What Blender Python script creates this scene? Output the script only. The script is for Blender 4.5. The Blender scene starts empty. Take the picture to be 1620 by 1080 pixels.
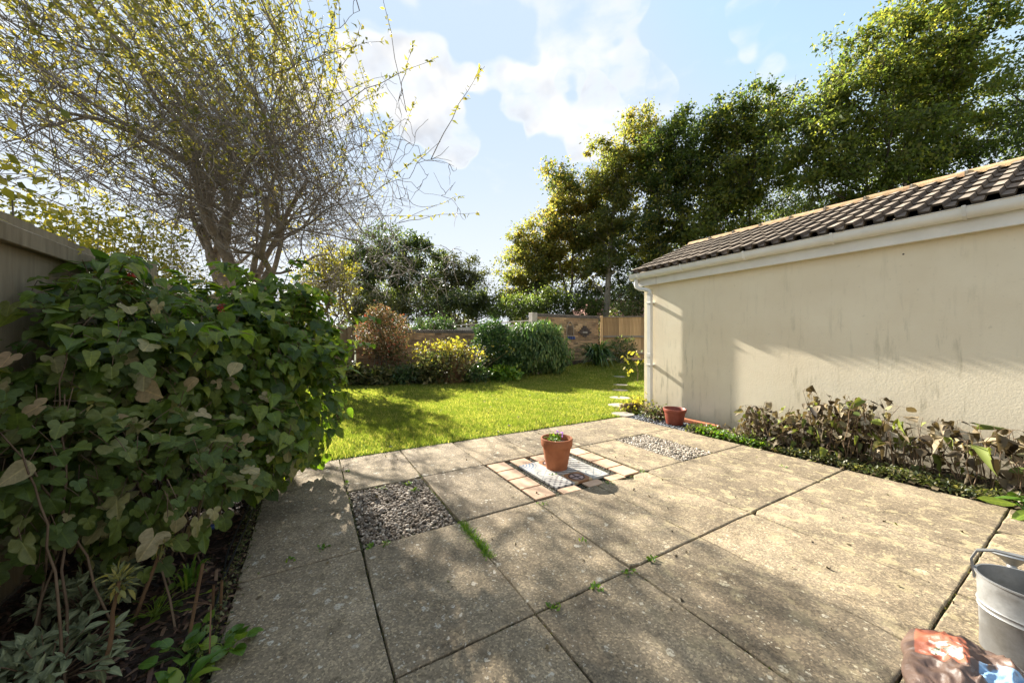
import bpy, bmesh, math, random
import numpy as np
from mathutils import Vector, Matrix
random.seed(7); rng = np.random.default_rng(7)
S = bpy.context.scene; COL = S.collection
F = 555.0; HC = 1.2
# ---------------------------------------------------------------- camera, sky, sun, exposure
cam = bpy.data.cameras.new('camera'); cam.lens = 36*F/1620; cam.sensor_width = 36
cam.clip_start = .05; cam.clip_end = 6000
co = bpy.data.objects.new('camera', cam); COL.objects.link(co)
co.location = (0, 0, HC); co.rotation_euler = (math.radians(90), 0, 0); S.camera = co
SUN_AZ, SUN_EL = math.radians(-35.3), math.radians(29)
SD = Vector((math.sin(SUN_AZ)*math.cos(SUN_EL), math.cos(SUN_AZ)*math.cos(SUN_EL), math.sin(SUN_EL)))
sl = bpy.data.lights.new('sun', 'SUN'); sl.energy = 3.85; sl.angle = math.radians(.55); sl.color = (1, .94, .84)
so = bpy.data.objects.new('sun', sl); COL.objects.link(so); so.rotation_euler = SD.to_track_quat('Z', 'Y').to_euler()
S.view_settings.view_transform = 'Standard'; S.view_settings.look = 'None'
S.view_settings.exposure = 2.4; S.view_settings.gamma = 1
def dirpx(u, v): return Vector(((u-810)/F, 1, (540-v)/F)).normalized()
W = bpy.data.worlds.new('World'); S.world = W; W.use_nodes = True
nt = W.node_tree; nt.nodes.clear()
class NB:
    def __init__(s, nt): s.nt = nt
    def n(s, t, **k):
        x = s.nt.nodes.new(t)
        for a, b in k.items(): setattr(x, a, b)
        return x
    def set(s, sock, v):
        if isinstance(v, bpy.types.NodeSocket): s.nt.links.new(v, sock)
        elif v is not None: sock.default_value = v
    def m(s, op, a, b=None, c=None, clamp=False):
        x = s.n('ShaderNodeMath', operation=op, use_clamp=clamp)
        for i, v in enumerate((a, b, c)):
            if v is not None: s.set(x.inputs[i], v)
        return x.outputs[0]
    def vm(s, op, a, b=None, out=0):
        x = s.n('ShaderNodeVectorMath', operation=op); s.set(x.inputs[0], a)
        if b is not None: s.set(x.inputs[1], b)
        return x.outputs['Value'] if out == 'v' else x.outputs[0]
    def scale(s, a, k):
        x = s.n('ShaderNodeVectorMath', operation='SCALE'); s.set(x.inputs[0], a); s.set(x.inputs['Scale'], k); return x.outputs[0]
    def noise(s, vec, sc, det=4, rough=.55, dist=0, out='Fac'):
        x = s.n('ShaderNodeTexNoise'); s.set(x.inputs['Vector'], vec); x.inputs['Scale'].default_value = sc
        x.inputs['Detail'].default_value = det; x.inputs['Roughness'].default_value = rough; x.inputs['Distortion'].default_value = dist
        return x.outputs[out]
    def vor(s, vec, sc, out='Distance', feature='F1', rand=1):
        x = s.n('ShaderNodeTexVoronoi', feature=feature); s.set(x.inputs['Vector'], vec); x.inputs['Scale'].default_value = sc
        x.inputs['Randomness'].default_value = rand; return x.outputs[out]
    def ss(s, v, a, b, ta=0., tb=1.):
        x = s.n('ShaderNodeMapRange', interpolation_type='SMOOTHSTEP'); s.set(x.inputs[0], v)
        for i, q in zip((1, 2, 3, 4), (a, b, ta, tb)): s.set(x.inputs[i], q)
        return x.outputs[0]
    def mix(s, f, a, b, mode='MIX'):
        x = s.n('ShaderNodeMix', data_type='RGBA', blend_type=mode); s.set(x.inputs[0], f)
        for i, q in ((6, a), (7, b)):
            if not isinstance(q, bpy.types.NodeSocket) and len(q) == 3: q = (*q, 1)
            s.set(x.inputs[i], q)
        return x.outputs[2]
    def ramp(s, f, stops, interp='LINEAR'):
        x = s.n('ShaderNodeValToRGB'); s.set(x.inputs[0], f); cr = x.color_ramp; cr.interpolation = interp
        while len(cr.elements) < len(stops): cr.elements.new(.5)
        for e, (p, c) in zip(cr.elements, stops): e.position = p; e.color = (*c, 1) if len(c) == 3 else c
        return x.outputs[0]
    def attr(s, name, out='Fac'): return s.n('ShaderNodeAttribute', attribute_name=name).outputs[out]
    def xyz(s, v):
        x = s.n('ShaderNodeSeparateXYZ'); s.set(x.inputs[0], v); return x.outputs
    def comb(s, a, b, c):
        x = s.n('ShaderNodeCombineXYZ'); s.set(x.inputs[0], a); s.set(x.inputs[1], b); s.set(x.inputs[2], c); return x.outputs[0]
    def bump(s, h, st=.5, d=.01):
        x = s.n('ShaderNodeBump'); s.set(x.inputs['Height'], h); s.set(x.inputs['Strength'], st); x.inputs['Distance'].default_value = d
        return x.outputs[0]
B = NB(nt)
sky = B.n('ShaderNodeTexSky', sky_type='NISHITA'); sky.sun_disc = False; sky.sun_elevation = SUN_EL; sky.sun_rotation = SUN_AZ
sky.dust_density = 1.6; sky.air_density = 1.0; sky.ozone_density = 1.4
dv = B.vm('NORMALIZE', B.n('ShaderNodeTexCoord').outputs['Generated'])
warp = B.scale(B.vm('SUBTRACT', B.noise(dv, 6, 2, .5, out='Color'), (.5, .5, .5)), .05)
dw = B.vm('ADD', dv, warp)
blobs = [(735,95,34,1),(690,90,40,1),(645,102,40,1),(600,115,40,1),(555,122,40,1),(510,130,40,1),(465,135,38,1),(430,150,30,.9),(775,112,34,.95),(700,125,36,.9),(620,140,36,.9),(800,135,28,.85),(660,130,40,1),
         (835,160,24,.8),(800,172,32,.8),(755,182,30,.8),(720,192,22,.7),
         (850,218,26,.8),(885,208,34,.9),(920,200,30,.85),(955,180,22,.6),(935,110,20,.55),(965,140,18,.5),
         (880,15,42,.7),(930,30,40,.68),(975,45,30,.62),(820,10,40,.55),(740,12,40,.55),(660,8,44,.6),(590,18,40,.5),(1010,122,24,.42),(560,40,30,.4),
         (1225,95,30,.40),(390,85,44,.55),(200,60,100,.5)]
mk = None
for u, v, r, w in blobs:
    c = B.vm('DOT_PRODUCT', dw, tuple(dirpx(u, v)), 'v'); rr = r/F/(1+((u-810)/F)**2+((540-v)/F)**2)**.5*.95
    t = B.m('MULTIPLY', B.ss(c, math.cos(rr*1.9), math.cos(rr*.0+.002)), w)
    mk = t if mk is None else B.m('MAXIMUM', mk, t)
x_, y_, z_ = B.xyz(dv)
ext = B.ss(B.noise(B.comb(B.m('DIVIDE', x_, B.m('ADD', B.m('ABSOLUTE', z_), .25)), B.m('DIVIDE', y_, B.m('ADD', B.m('ABSOLUTE', z_), .25)), 0.), 1.1, 4, .6), .36, .60)
behind = B.ss(y_, .05, -.25)  # unseen cloud cover behind the camera, added for brighter, more neutral fill
mk = B.m('MAXIMUM', mk, B.m('MULTIPLY', ext, behind))
dvs = B.vm('MULTIPLY', dv, (1, 1, 1.9))
fb = B.noise(dvs, 9, 7, .52, .1)
fb2 = B.noise(dvs, 3.5, 3, .5)
dens = B.ss(B.m('ADD', mk, B.m('ADD', B.m('MULTIPLY', B.m('SUBTRACT', fb, .5), 1.9), B.m('MULTIPLY', B.m('SUBTRACT', fb2, .5), .2))), .16, 1.25)
dv2 = B.vm('ADD', dv, (-.03, 0, .05))
shade = B.ss(B.m('SUBTRACT', B.noise(dv2, 5, 4, .5), B.noise(dv, 5, 4, .5)), -.12, .12)
ccol = B.mix(B.m('MULTIPLY', shade, B.ss(dens, .3, 1)), (2.2, 2.15, 2.08), (1.42, 1.48, 1.60))
skyc = B.mix(1., sky.outputs[0], (1.75, 1.95, 2.2), 'DARKEN')
skyc = B.mix(.62, skyc, (1.02, 1.38, 1.88))
veil = B.m('MULTIPLY', B.ss(z_, .62, .0), .80)
skyc = B.mix(veil, skyc, (2.05, 2.10, 2.12))
out = B.mix(B.m('MULTIPLY', dens, .95), skyc, ccol)
bg = B.n('ShaderNodeBackground'); B.set(bg.inputs[0], out); bg.inputs[1].default_value = .10
B.set(B.n('ShaderNodeOutputWorld').inputs[0], bg.outputs[0])

# ---------------------------------------------------------------- helpers
def at(u, v, Y): return np.array(((u-810)/F*Y, Y, HC-(v-540)/F*Y))
def gp(u, v, z=0.): Y = (HC-z)*F/(v-540); return np.array(((u-810)/F*Y, Y, z))
C30, S30 = math.cos(math.radians(30)), .5
O = np.array((-1.32, 2.81))                       # corner of the left gravel bed: origin of the garden grid
def L(a, b, z=0.): return np.array((O[0]+a*C30+b*S30, O[1]+a*S30-b*C30, z))
def sst(t): t = np.clip(t, 0, 1); return t*t*(3-2*t)
def G(x, y): return .5*sst((np.asarray(y)-9.3)/5.)*sst((np.asarray(x)+2.5)/4.5)
def nz(v): v = np.asarray(v, float); return v/np.maximum(np.linalg.norm(v, axis=-1, keepdims=True), 1e-9)

def mesh_np(name, V, Fc, mat=None, rnd=None, uv=None, smooth=False, sizes=None):
    me = bpy.data.meshes.new(name); V = np.asarray(V, np.float32); me.vertices.add(len(V)); me.vertices.foreach_set('co', V.ravel())
    if sizes is None: Fc = np.asarray(Fc, np.int32); n, k = Fc.shape; st = np.arange(n)*k; flat = Fc.ravel()
    else: flat = np.asarray(Fc, np.int32); n = len(sizes); st = np.concatenate([[0], np.cumsum(sizes)[:-1]])
    me.loops.add(len(flat)); me.loops.foreach_set('vertex_index', flat)
    me.polygons.add(n); me.polygons.foreach_set('loop_start', st.astype(np.int32))
    if smooth: me.polygons.foreach_set('use_smooth', np.ones(n, bool))
    if rnd is not None: me.attributes.new('rnd', 'FLOAT', 'POINT').data.foreach_set('value', np.asarray(rnd, np.float32))
    if uv is not None: me.attributes.new('luv', 'FLOAT2', 'POINT').data.foreach_set('vector', np.asarray(uv, np.float32).ravel())
    me.update(calc_edges=True)
    if mat: me.materials.append(mat)
    return me
def ob(name, me, parent=None, loc=None, rz=None, **pr):
    o = bpy.data.objects.new(name, me); COL.objects.link(o)
    if parent is not None: o.parent = parent
    if loc is not None: o.location = tuple(loc)
    if rz is not None: o.rotation_euler = (0, 0, rz)
    for k, v in pr.items(): o[k] = v
    return o
def thing(name, label, cat, loc=(0, 0, 0), rz=0, group=None):
    o = ob(name, None, loc=loc, rz=rz, label=label, category=cat); o.empty_display_size = .1
    if group: o['group'] = group
    return o
class MB:
    """collects polygons for one mesh"""
    def __init__(s): s.V = []; s.F = []
    def add(s, vs, fs):
        b = len(s.V); s.V += [tuple(map(float, v)) for v in vs]; s.F += [tuple(b+i for i in f) for f in fs]; return s
    def box(s, x0, x1, y0, y1, z0, z1, ch=0., M=None):
        if ch <= 0:
            vs = [(x, y, z) for z in (z0, z1) for x, y in ((x0, y0), (x1, y0), (x1, y1), (x0, y1))]
            fs = [(3, 2, 1, 0), (4, 5, 6, 7)]+[(i, (i+1) % 4, (i+1) % 4+4, i+4) for i in range(4)]
        else:
            c = ch
            r = lambda d, z: [(x0+d, y0+d, z), (x1-d, y0+d, z), (x1-d, y1-d, z), (x0+d, y1-d, z)]
            vs = r(c, z0)+r(0, z0+c)+r(0, z1-c)+r(c, z1)
            fs = [(3, 2, 1, 0), (12, 13, 14, 15)]+[(k*4+i, k*4+(i+1) % 4, k*4+4+(i+1) % 4, k*4+4+i) for k in range(3) for i in range(4)]
        if M is not None: vs = [tuple(M @ Vector(v)) for v in vs]
        return s.add(vs, fs)
    def tube(s, pts, r, n=6, cap=True):
        V, Fq = tube_np(np.array(pts, float), np.broadcast_to(r, (len(pts),)), n)
        s.add(V, [tuple(f) for f in Fq])
        if cap: b = len(s.V)-len(V); s.F.append(tuple(range(b+n-1, b-1, -1))); s.F.append(tuple(range(b+len(V)-n, b+len(V))))
        return s
    def lathe(s, prof, n=32, c=(0, 0, 0), sx=1, sy=1):
        vs = [(c[0]+r*sx*math.cos(2*math.pi*i/n), c[1]+r*sy*math.sin(2*math.pi*i/n), c[2]+z) for r, z in prof for i in range(n)]
        fs = [(k*n+i, k*n+(i+1) % n, (k+1)*n+(i+1) % n, (k+1)*n+i) for k in range(len(prof)-1) for i in range(n)]
        return s.add(vs, fs)
    def mesh(s, name, mat=None, smooth=False, bevel=0):
        me = bpy.data.meshes.new(name); me.from_pydata(s.V, [], s.F)
        if smooth:
            me.polygons.foreach_set('use_smooth', np.ones(len(me.polygons), bool))
            bm = bmesh.new(); bm.from_mesh(me)
            for e in bm.edges:
                if len(e.link_faces) == 2 and e.calc_face_angle(0) > .7: e.smooth = False
            bm.to_mesh(me); bm.free()
        if mat: me.materials.append(mat)
        me.update(); return me
def tube_np(P, R, n):
    m = len(P); T = np.gradient(P, axis=0); T = nz(T)
    ref = np.array((0, 0, 1.)) if abs(T[0][2]) < .9 else np.array((1., 0, 0))
    A = nz(np.cross(T, ref)); Bv = np.cross(T, A)
    an = np.arange(n)*2*math.pi/n
    V = P[:, None]+R[:, None, None]*(np.cos(an)[None, :, None]*A[:, None]+np.sin(an)[None, :, None]*Bv[:, None])
    i = np.arange(m-1)[:, None]*n; j = np.arange(n)[None]; j2 = (j+1) % n
    return V.reshape(-1, 3), np.stack([i+j, i+j2, i+n+j2, i+n+j], -1).reshape(-1, 4)
def tubes_mesh(name, tl, mat, base=(0, 0, 0)):
    """many branches (points, radii, sides) joined: they grow out of one another"""
    Vs, Fs, b = [], [], 0
    for P, R, n in tl:
        V, Fq = tube_np(np.asarray(P, float), np.asarray(R, float), n); Vs.append(V); Fs.append(Fq+b); b += len(V)
    return mesh_np(name, np.concatenate(Vs)-np.asarray(base), np.concatenate(Fs), mat, smooth=True)
# leaf shapes: (x across, y along midrib, z) ; tip at y=1
def fan_leaf(right, fold=.18, curl=.25):
    """right: outline points (x>0,y) from base to tip; built as strips from midrib"""
    V = []; n = len(right)
    for x, y in right: V += [(-x, y, fold*x-curl*y*y-.35*fold*x*x), (0, y, -curl*y*y), (x, y, fold*x-curl*y*y-.35*fold*x*x)]
    Fc = []
    for i in range(n-1):
        a = i*3; Fc += [(a, a+1, a+4, a+3), (a+1, a+2, a+5, a+4)]
    return np.array(V), np.array(Fc), np.array([(v[0]*.5+.5, v[1]) for v in V])
HEART = fan_leaf([(.12, -.10), (.34, -.04), (.46, .14), (.46, .36), (.37, .60), (.21, .82), (.07, .96), (.0, 1.08)], .22, .28)
OVAL = fan_leaf([(.02, 0), (.22, .2), (.27, .45), (.19, .75), (.0, 1)], .3, .2)
LANCE = fan_leaf([(.01, 0), (.12, .3), (.11, .6), (.0, 1)], .4, .25)
STRAP = fan_leaf([(.03, 0), (.035, .25), (.035, .5), (.025, .78), (.0, 1)], .3, .6)
DIAM = (np.array([(0, 0, 0), (.27, .45, .08), (0, 1, -.12), (-.27, .45, .08)]), np.array([(0, 1, 2, 3)]), np.array([(.5, 0), (1, .5), (.5, 1), (0, .5)]))
def lobed():
    pts = [(.05, -.03), (.22, -.14), (.40, -.08), (.50, .08), (.52, .24), (.44, .36), (.29, .42), (.34, .58), (.30, .76), (.18, .90), (0, .96)]
    P = [(0, .22)]+pts+[(-x, y) for x, y in pts[-2::-1]]
    V = np.array([(x, y, .16*abs(x)-.22*y*y+.05*math.sin(9*x+5*y)) for x, y in P])
    n = len(P); Fc = np.array([(0, i, i+1, i+1) for i in range(1, n-1)])
    return V, Fc[:, :3], np.array([(x*.5+.5, y) for x, y in P])
LOBE = lobed()
def scatter(name, tpl, P, tip, nrm, sc, mat, base=(0, 0, 0), rnd=None, w=None, uv=False, smooth=False):
    TV, TF, TU = tpl; n = len(P); P = np.asarray(P); y = nz(tip); z = nz(np.asarray(nrm)-np.sum(nrm*y, -1, keepdims=True)*y); x = np.cross(y, z)
    sc = np.broadcast_to(sc, (n,)); kz = rng.uniform(-.2, 2.6, n)[:, None, None]; tw = rng.normal(size=n)[:, None, None]*.35; w = np.ones(n) if w is None else w
    V = (P-np.asarray(base))[:, None]+sc[:, None, None]*(TV[None, :, 0:1]*x[:, None]*w[:, None, None]+TV[None, :, 1:2]*y[:, None]+(TV[None, :, 2:3]*kz+tw*TV[None, :, 0:1]*TV[None, :, 1:2])*z[:, None])
    Fc = TF[None]+(np.arange(n)*len(TV))[:, None, None]
    rnd = rng.random(n) if rnd is None else rnd
    return mesh_np(name, V.reshape(-1, 3), Fc.reshape(-1, TF.shape[1]), mat, np.repeat(rnd, len(TV)), np.tile(TU, (n, 1)) if uv else None, smooth)
def rdir(n): return nz(rng.normal(size=(n, 3)))

# ---------------------------------------------------------------- materials
MC = {}
def mat(name):
    m = bpy.data.materials.new(name); m.use_nodes = True; m.node_tree.nodes.clear(); return m, NB(m.node_tree)
def fin(m, b, col, rough=.8, bump=None, spec=.3, metal=0., **kw):
    p = b.n('ShaderNodeBsdfPrincipled'); b.set(p.inputs['Base Color'], (*col, 1) if isinstance(col, tuple) and len(col) == 3 else col)
    b.set(p.inputs['Roughness'], rough); p.inputs['Specular IOR Level'].default_value = spec; b.set(p.inputs['Metallic'], metal)
    if bump is not None: b.set(p.inputs['Normal'], bump)
    for k, v in kw.items(): b.set(p.inputs[k], v)
    b.set(b.n('ShaderNodeOutputMaterial').inputs[0], p.outputs[0]); return m
def objc(b): return b.n('ShaderNodeTexCoord').outputs['Object']
def worldp(b): return b.n('ShaderNodeNewGeometry').outputs['Position']
def leafmat(name, stops, trans=.4, rough=.42, spec=.35, tcol=(1.9, 2.05, .95), vein=False, under=None):
    m, b = mat(name)
    r = b.m('FRACT', b.m('ADD', b.attr('rnd'), b.n('ShaderNodeObjectInfo').outputs['Random']))
    col = b.ramp(r, stops)
    bp = None
    if vein:
        uvx, uvy, _ = b.xyz(b.attr('luv', 'Vector'))
        ax = b.m('ABSOLUTE', b.m('SUBTRACT', uvx, .5))
        mid = b.ss(ax, .022, .004)
        side = b.ss(b.m('ABSOLUTE', b.m('SUBTRACT', b.m('FRACT', b.m('SUBTRACT', b.m('MULTIPLY', uvy, 6.5), b.m('MULTIPLY', ax, 7.))), .5)), .09, .0)
        vv = b.m('MAXIMUM', mid, b.m('MULTIPLY', side, .55))
        col = b.mix(b.m('MULTIPLY', vv, .45), col, b.mix(1., col, (1.9, 1.8, 1.6), 'MULTIPLY'))
        mott = b.noise(worldp(b), 60, 3)
        col = b.mix(b.ss(mott, .35, .75), col, b.mix(1., col, (.72, .75, .7), 'MULTIPLY'))
        bp = b.bump(b.m('ADD', b.m('MULTIPLY', vv, -.6), b.noise(worldp(b), 160, 2)), .35, .004)
    if under is not None:
        col2 = b.mix(b.n('ShaderNodeNewGeometry').outputs['Backfacing'], col, b.mix(.65, col, under))
    else: col2 = col
    p = b.n('ShaderNodeBsdfPrincipled'); b.set(p.inputs['Base Color'], col2); p.inputs['Roughness'].default_value = rough
    p.inputs['Specular IOR Level'].default_value = spec
    if bp: b.set(p.inputs['Normal'], bp)
    t = b.n('ShaderNodeBsdfTranslucent'); b.set(t.inputs[0], b.mix(1., col, tcol, 'MULTIPLY'))
    mx = b.n('ShaderNodeMixShader'); mx.inputs[0].default_value = trans; b.set(mx.inputs[1], p.outputs[0]); b.set(mx.inputs[2], t.outputs[0])
    b.set(b.n('ShaderNodeOutputMaterial').inputs[0], mx.outputs[0]); return m

m, b = mat('concrete_slab')
wp = worldp(b); ri = b.n('ShaderNodeObjectInfo').outputs['Random']
off = b.vm('ADD', wp, b.comb(b.m('MULTIPLY', ri, 0.), 0., 0.))
base = b.ramp(b.noise(wp, 2.3, 5, .65), [(.3, (.158, .125, .086)), (.5, (.232, .187, .127)), (.7, (.305, .250, .174))])
base = b.mix(1., base, b.ramp(ri, [(0, (.80, .79, .78)), (.5, (1.0, .99, .97)), (1, (1.14, 1.12, 1.08))]), 'MULTIPLY')
agg = b.vor(wp, 135, 'Color'); aggv = b.xyz(agg)[0]
base = b.mix(.46, base, b.mix(1., base, b.ramp(aggv, [(0, (.25, .23, .21)), (.3, (.75, .72, .68)), (.7, (1.2, 1.17, 1.1)), (1, (2.5, 2.4, 2.1))]), 'MULTIPLY'))
fine = b.noise(wp, 380, 2)
base = b.mix(b.ss(fine, .56, .70, 0, .55), base, (.07, .058, .042))
grime = b.ss(b.noise(wp, 7, 6, .7), .50, .72)
base = b.mix(b.m('MULTIPLY', grime, .75), base, b.mix(1., base, (.50, .48, .44), 'MULTIPLY'))
wps = b.vm('ADD', wp, b.scale(b.vm('SUBTRACT', b.noise(wp, 22, 4, .7, out='Color'), (.5, .5, .5)), .05))
x, y, z = b.xyz(wp)
yel = b.ss(b.m('ADD', b.m('ADD', b.m('MULTIPLY', x, .30), b.m('MULTIPLY', y, .08)), b.m('MULTIPLY', b.noise(wp, 1.7, 3), .9)), .55, 1.35)
for sc, th in ((6.5, .20), (13, .23), (27, .27), (55, .30)):
    vn = b.n('ShaderNodeTexVoronoi'); b.set(vn.inputs['Vector'], wps); vn.inputs['Scale'].default_value = sc
    cr, cg, cb = b.xyz(vn.outputs['Color'])
    rad = b.m('MULTIPLY', b.ss(cr, .45, 1.), th)
    msk = b.ss(b.m('SUBTRACT', rad, vn.outputs['Distance']), 0., .035)
    msk = b.m('MULTIPLY', msk, b.ss(b.noise(wp, 95, 3), .36, .56))
    lc = b.mix(yel, b.mix(cg, (.46, .41, .32), (.58, .54, .44)), b.mix(cg, (.50, .41, .21), (.58, .49, .30)))
    base = b.mix(b.m('MULTIPLY', msk, .8), base, lc)
pt = b.ss(b.noise(wps, 9, 5, .7), .53, .60)
base = b.mix(b.m('MULTIPLY', b.m('MULTIPLY', pt, yel), .55), base, (.46, .38, .21))
hgt = b.m('ADD', b.m('MULTIPLY', b.noise(wp, 260, 3, .7), 1.), b.m('ADD', b.m('MULTIPLY', aggv, .6), b.m('MULTIPLY', b.noise(wp, 40, 3), .8)))
MC['slab'] = fin(m, b, base, .88, b.bump(hgt, .75, .004), .25)

VAR = {'brick': (.5, 1.45), 'pale_fence_wood': (.62, 1.25), 'roof_tile': (.75, 1.2)}
def simple(name, c1, c2, sc=8, rough=.8, bsc=80, bst=.4, bd=.003, spec=.3, metal=0., det=4, coord=objc, stretch=None):
    m, b = mat(name); p = coord(b)
    q = b.vm('MULTIPLY', p, stretch) if stretch else p
    c = b.ramp(b.noise(q, sc, det, .62), [(.3, c1), (.7, c2)])
    c = b.mix(1., c, b.ramp(b.n('ShaderNodeObjectInfo').outputs['Random'], [(0, (VAR.get(name, (.82, 1.15))[0],)*3), (1, (VAR.get(name, (.82, 1.15))[1],)*3)]), 'MULTIPLY')
    return fin(m, b, c, rough, b.bump(b.noise(q, bsc, 4), bst, bd), spec, metal)
MC['soil'] = simple('soil', (.022, .016, .010), (.055, .038, .024), 14, .95, 60, .9, .02, coord=worldp)
MC['joint'] = simple('joint_soil', (.02, .016, .010), (.05, .05, .02), 20, .95, 90, .8, .01, coord=worldp)
MC['terracotta'] = simple('terracotta', (.28, .09, .035), (.40, .145, .06), 9, .75, 60, .25, .002)
MC['quarry'] = simple('quarry_tile', (.44, .28, .175), (.54, .37, .245), 9, .7, 90, .3, .002)
MC['plasticpot'] = simple('plastic_pot', (.17, .040, .024), (.24, .065, .040), 12, .45, 60, .1, .001)
MC['upvc'] = simple('white_upvc', (.70, .68, .62), (.80, .78, .72), 5, .35, 40, .05, .001, spec=.5)
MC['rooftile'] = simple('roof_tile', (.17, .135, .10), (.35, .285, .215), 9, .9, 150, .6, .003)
MC['tileshade'] = simple('roof_tile_shade', (.035, .028, .022), (.09, .072, .055), 9, .95, 120, .6, .003)  # shade painted into the colour of tile noses and roll sides
MC['tilevalleyshade'] = simple('roof_tile_valley_shade', (.085, .068, .052), (.21, .17, .13), 7, .95, 120, .6, .003)  # pan colour darkened to paint in the shadow of the rolls
MC['ridge'] = simple('ridge_tile', (.26, .15, .085), (.48, .33, .17), 9, .9, 90, .6, .006)
MC['wood_old'] = simple('old_fence_wood', (.20, .155, .095), (.32, .26, .17), 4, .85, 60, .4, .003, stretch=(6, 6, .7))
MC['wood_new'] = simple('pale_fence_wood', (.36, .22, .10), (.58, .38, .19), 3, .8, 50, .3, .003, stretch=(6, 6, .6))
MC['wood_rail'] = simple('grey_rail_wood', (.22, .18, .135), (.34, .28, .21), 4, .85, 50, .3, .003)
MC['concrete'] = simple('pale_concrete', (.28, .25, .205), (.42, .38, .31), 4, .9, 50, .4, .004)
MC['brick'] = simple('brick', (.22, .13, .07), (.40, .27, .14), 2.5, .9, 90, .6, .004, coord=worldp)
MC['brickdark'] = simple('dark_brick', (.045, .035, .03), (.09, .07, .06), 6, .85, 90, .6, .004)
MC['coping'] = simple('coping_brick', (.09, .075, .062), (.17, .145, .12), 6, .9, 90, .6, .004)
MC['mortar'] = simple('mortar', (.20, .17, .13), (.30, .26, .20), 12, .95, 90, .5, .004)
MC['bark'] = simple('bark', (.055, .042, .028), (.15, .12, .085), 9, .9, 30, 1., .02, stretch=(1, 1, .25))
MC['bark_pale'] = simple('pale_bark', (.16, .14, .105), (.34, .30, .23), 5, .9, 30, .8, .02, stretch=(1, 1, .3))
MC['twig'] = simple('twig_bark', (.13, .11, .09), (.28, .24, .195), 9, .85, 30, .5, .004)
MC['cane'] = simple('cane', (.10, .055, .028), (.22, .13, .065), 6, .7, 60, .3, .002)
MC['drystem'] = simple('dry_stem', (.09, .055, .03), (.22, .15, .09), 6, .85, 60, .3, .002)
MC['bluegrey'] = simple('blue_plastic', (.03, .05, .14), (.05, .09, .24), 6, .35, 60, .1, .001)
MC['blackpl'] = simple('black_plastic', (.008, .008, .008), (.02, .02, .02), 6, .45, 60, .1, .001)
MC['steprock'] = simple('stepping_stone', (.24, .205, .16), (.34, .30, .24), 9, .9, 90, .6, .004)
MC['slateroof'] = simple('far_roof', (.20, .09, .06), (.30, .14, .10), 3, .9)
MC['farwall'] = simple('far_wall', (.50, .42, .33), (.6, .52, .42), 3, .9)
MC['darkroof'] = simple('dark_shed_roof', (.09, .085, .095), (.14, .13, .14), 3, .9)
def pebble_mat(name, stops):
    m, b = mat(name); c = b.ramp(b.attr('rnd'), stops, 'LINEAR')
    c = b.mix(b.ss(b.noise(worldp(b), 130, 3), .4, .7, 0, .4), c, b.mix(1., c, (.6, .58, .55), 'MULTIPLY'))
    return fin(m, b, c, .7, b.bump(b.noise(worldp(b), 300, 2), .2, .002), .35)
MC['pebble'] = pebble_mat('pebbles', [(0, (.05, .04, .03)), (.25, (.15, .11, .075)), (.5, (.25, .19, .13)), (.75, (.19, .16, .13)), (.9, (.34, .28, .21)), (1, (.48, .43, .35))])
MC['pebble2'] = pebble_mat('pale_gravel', [(0, (.16, .13, .10)), (.3, (.34, .28, .21)), (.6, (.46, .39, .30)), (1, (.66, .6, .5))])
MC['chips'] = pebble_mat('dark_gravel', [(0, (.04, .035, .03)), (.5, (.13, .11, .09)), (1, (.30, .26, .21))])
MC['slate'] = pebble_mat('slate_chips', [(0, (.10, .11, .12)), (.5, (.22, .23, .25)), (1, (.36, .37, .38))])
MC['mulch'] = pebble_mat('bark_mulch', [(0, (.018, .010, .007)), (.5, (.06, .030, .018)), (.85, (.12, .065, .038)), (1, (.24, .15, .09))])
# render wall
m, b = mat('cream_render'); p = objc(b); wx, wy, wz = b.xyz(p)
c = b.ramp(b.noise(p, 1.2, 4, .6), [(.3, (.72, .62, .45)), (.7, (.80, .715, .54))])
st = b.noise(b.vm('MULTIPLY', p, (7, 7, .9)), 2.6, 5, .68)
st2 = b.noise(b.vm('MULTIPLY', p, (3.2, 3.2, .5)), 1.2, 3, .6)
low = b.ss(wz, 2.0, .0)
sm = b.m('MULTIPLY', b.ss(st, .50, .68), b.m('MULTIPLY', b.ss(st2, .38, .62), b.m('ADD', .22, b.m('MULTIPLY', low, .8))))
c = b.mix(b.m('MULTIPLY', sm, .62), c, (.26, .235, .15))
c = b.mix(b.m('MULTIPLY', b.ss(b.m('ADD', wz, b.m('MULTIPLY', b.noise(p, 3, 5, .7), .5)), .55, .15), .55), c, (.30, .26, .17))
sp = b.vor(p, 2.2); c = b.mix(b.ss(sp, .022, .014), c, (.06, .05, .04))
c = b.mix(b.m('MULTIPLY', b.ss(b.noise(b.vm('MULTIPLY', p, (1, 1, 1)), 26, 4, .7), .60, .72), .25), c, (.30, .26, .18))
MC['render'] = fin(m, b, c, .9, b.bump(b.m('ADD', b.m('MULTIPLY', b.noise(p, 55, 4, .7), .7), b.m('MULTIPLY', b.noise(p, 9, 3), .3)), .28, .008), .15)
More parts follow.
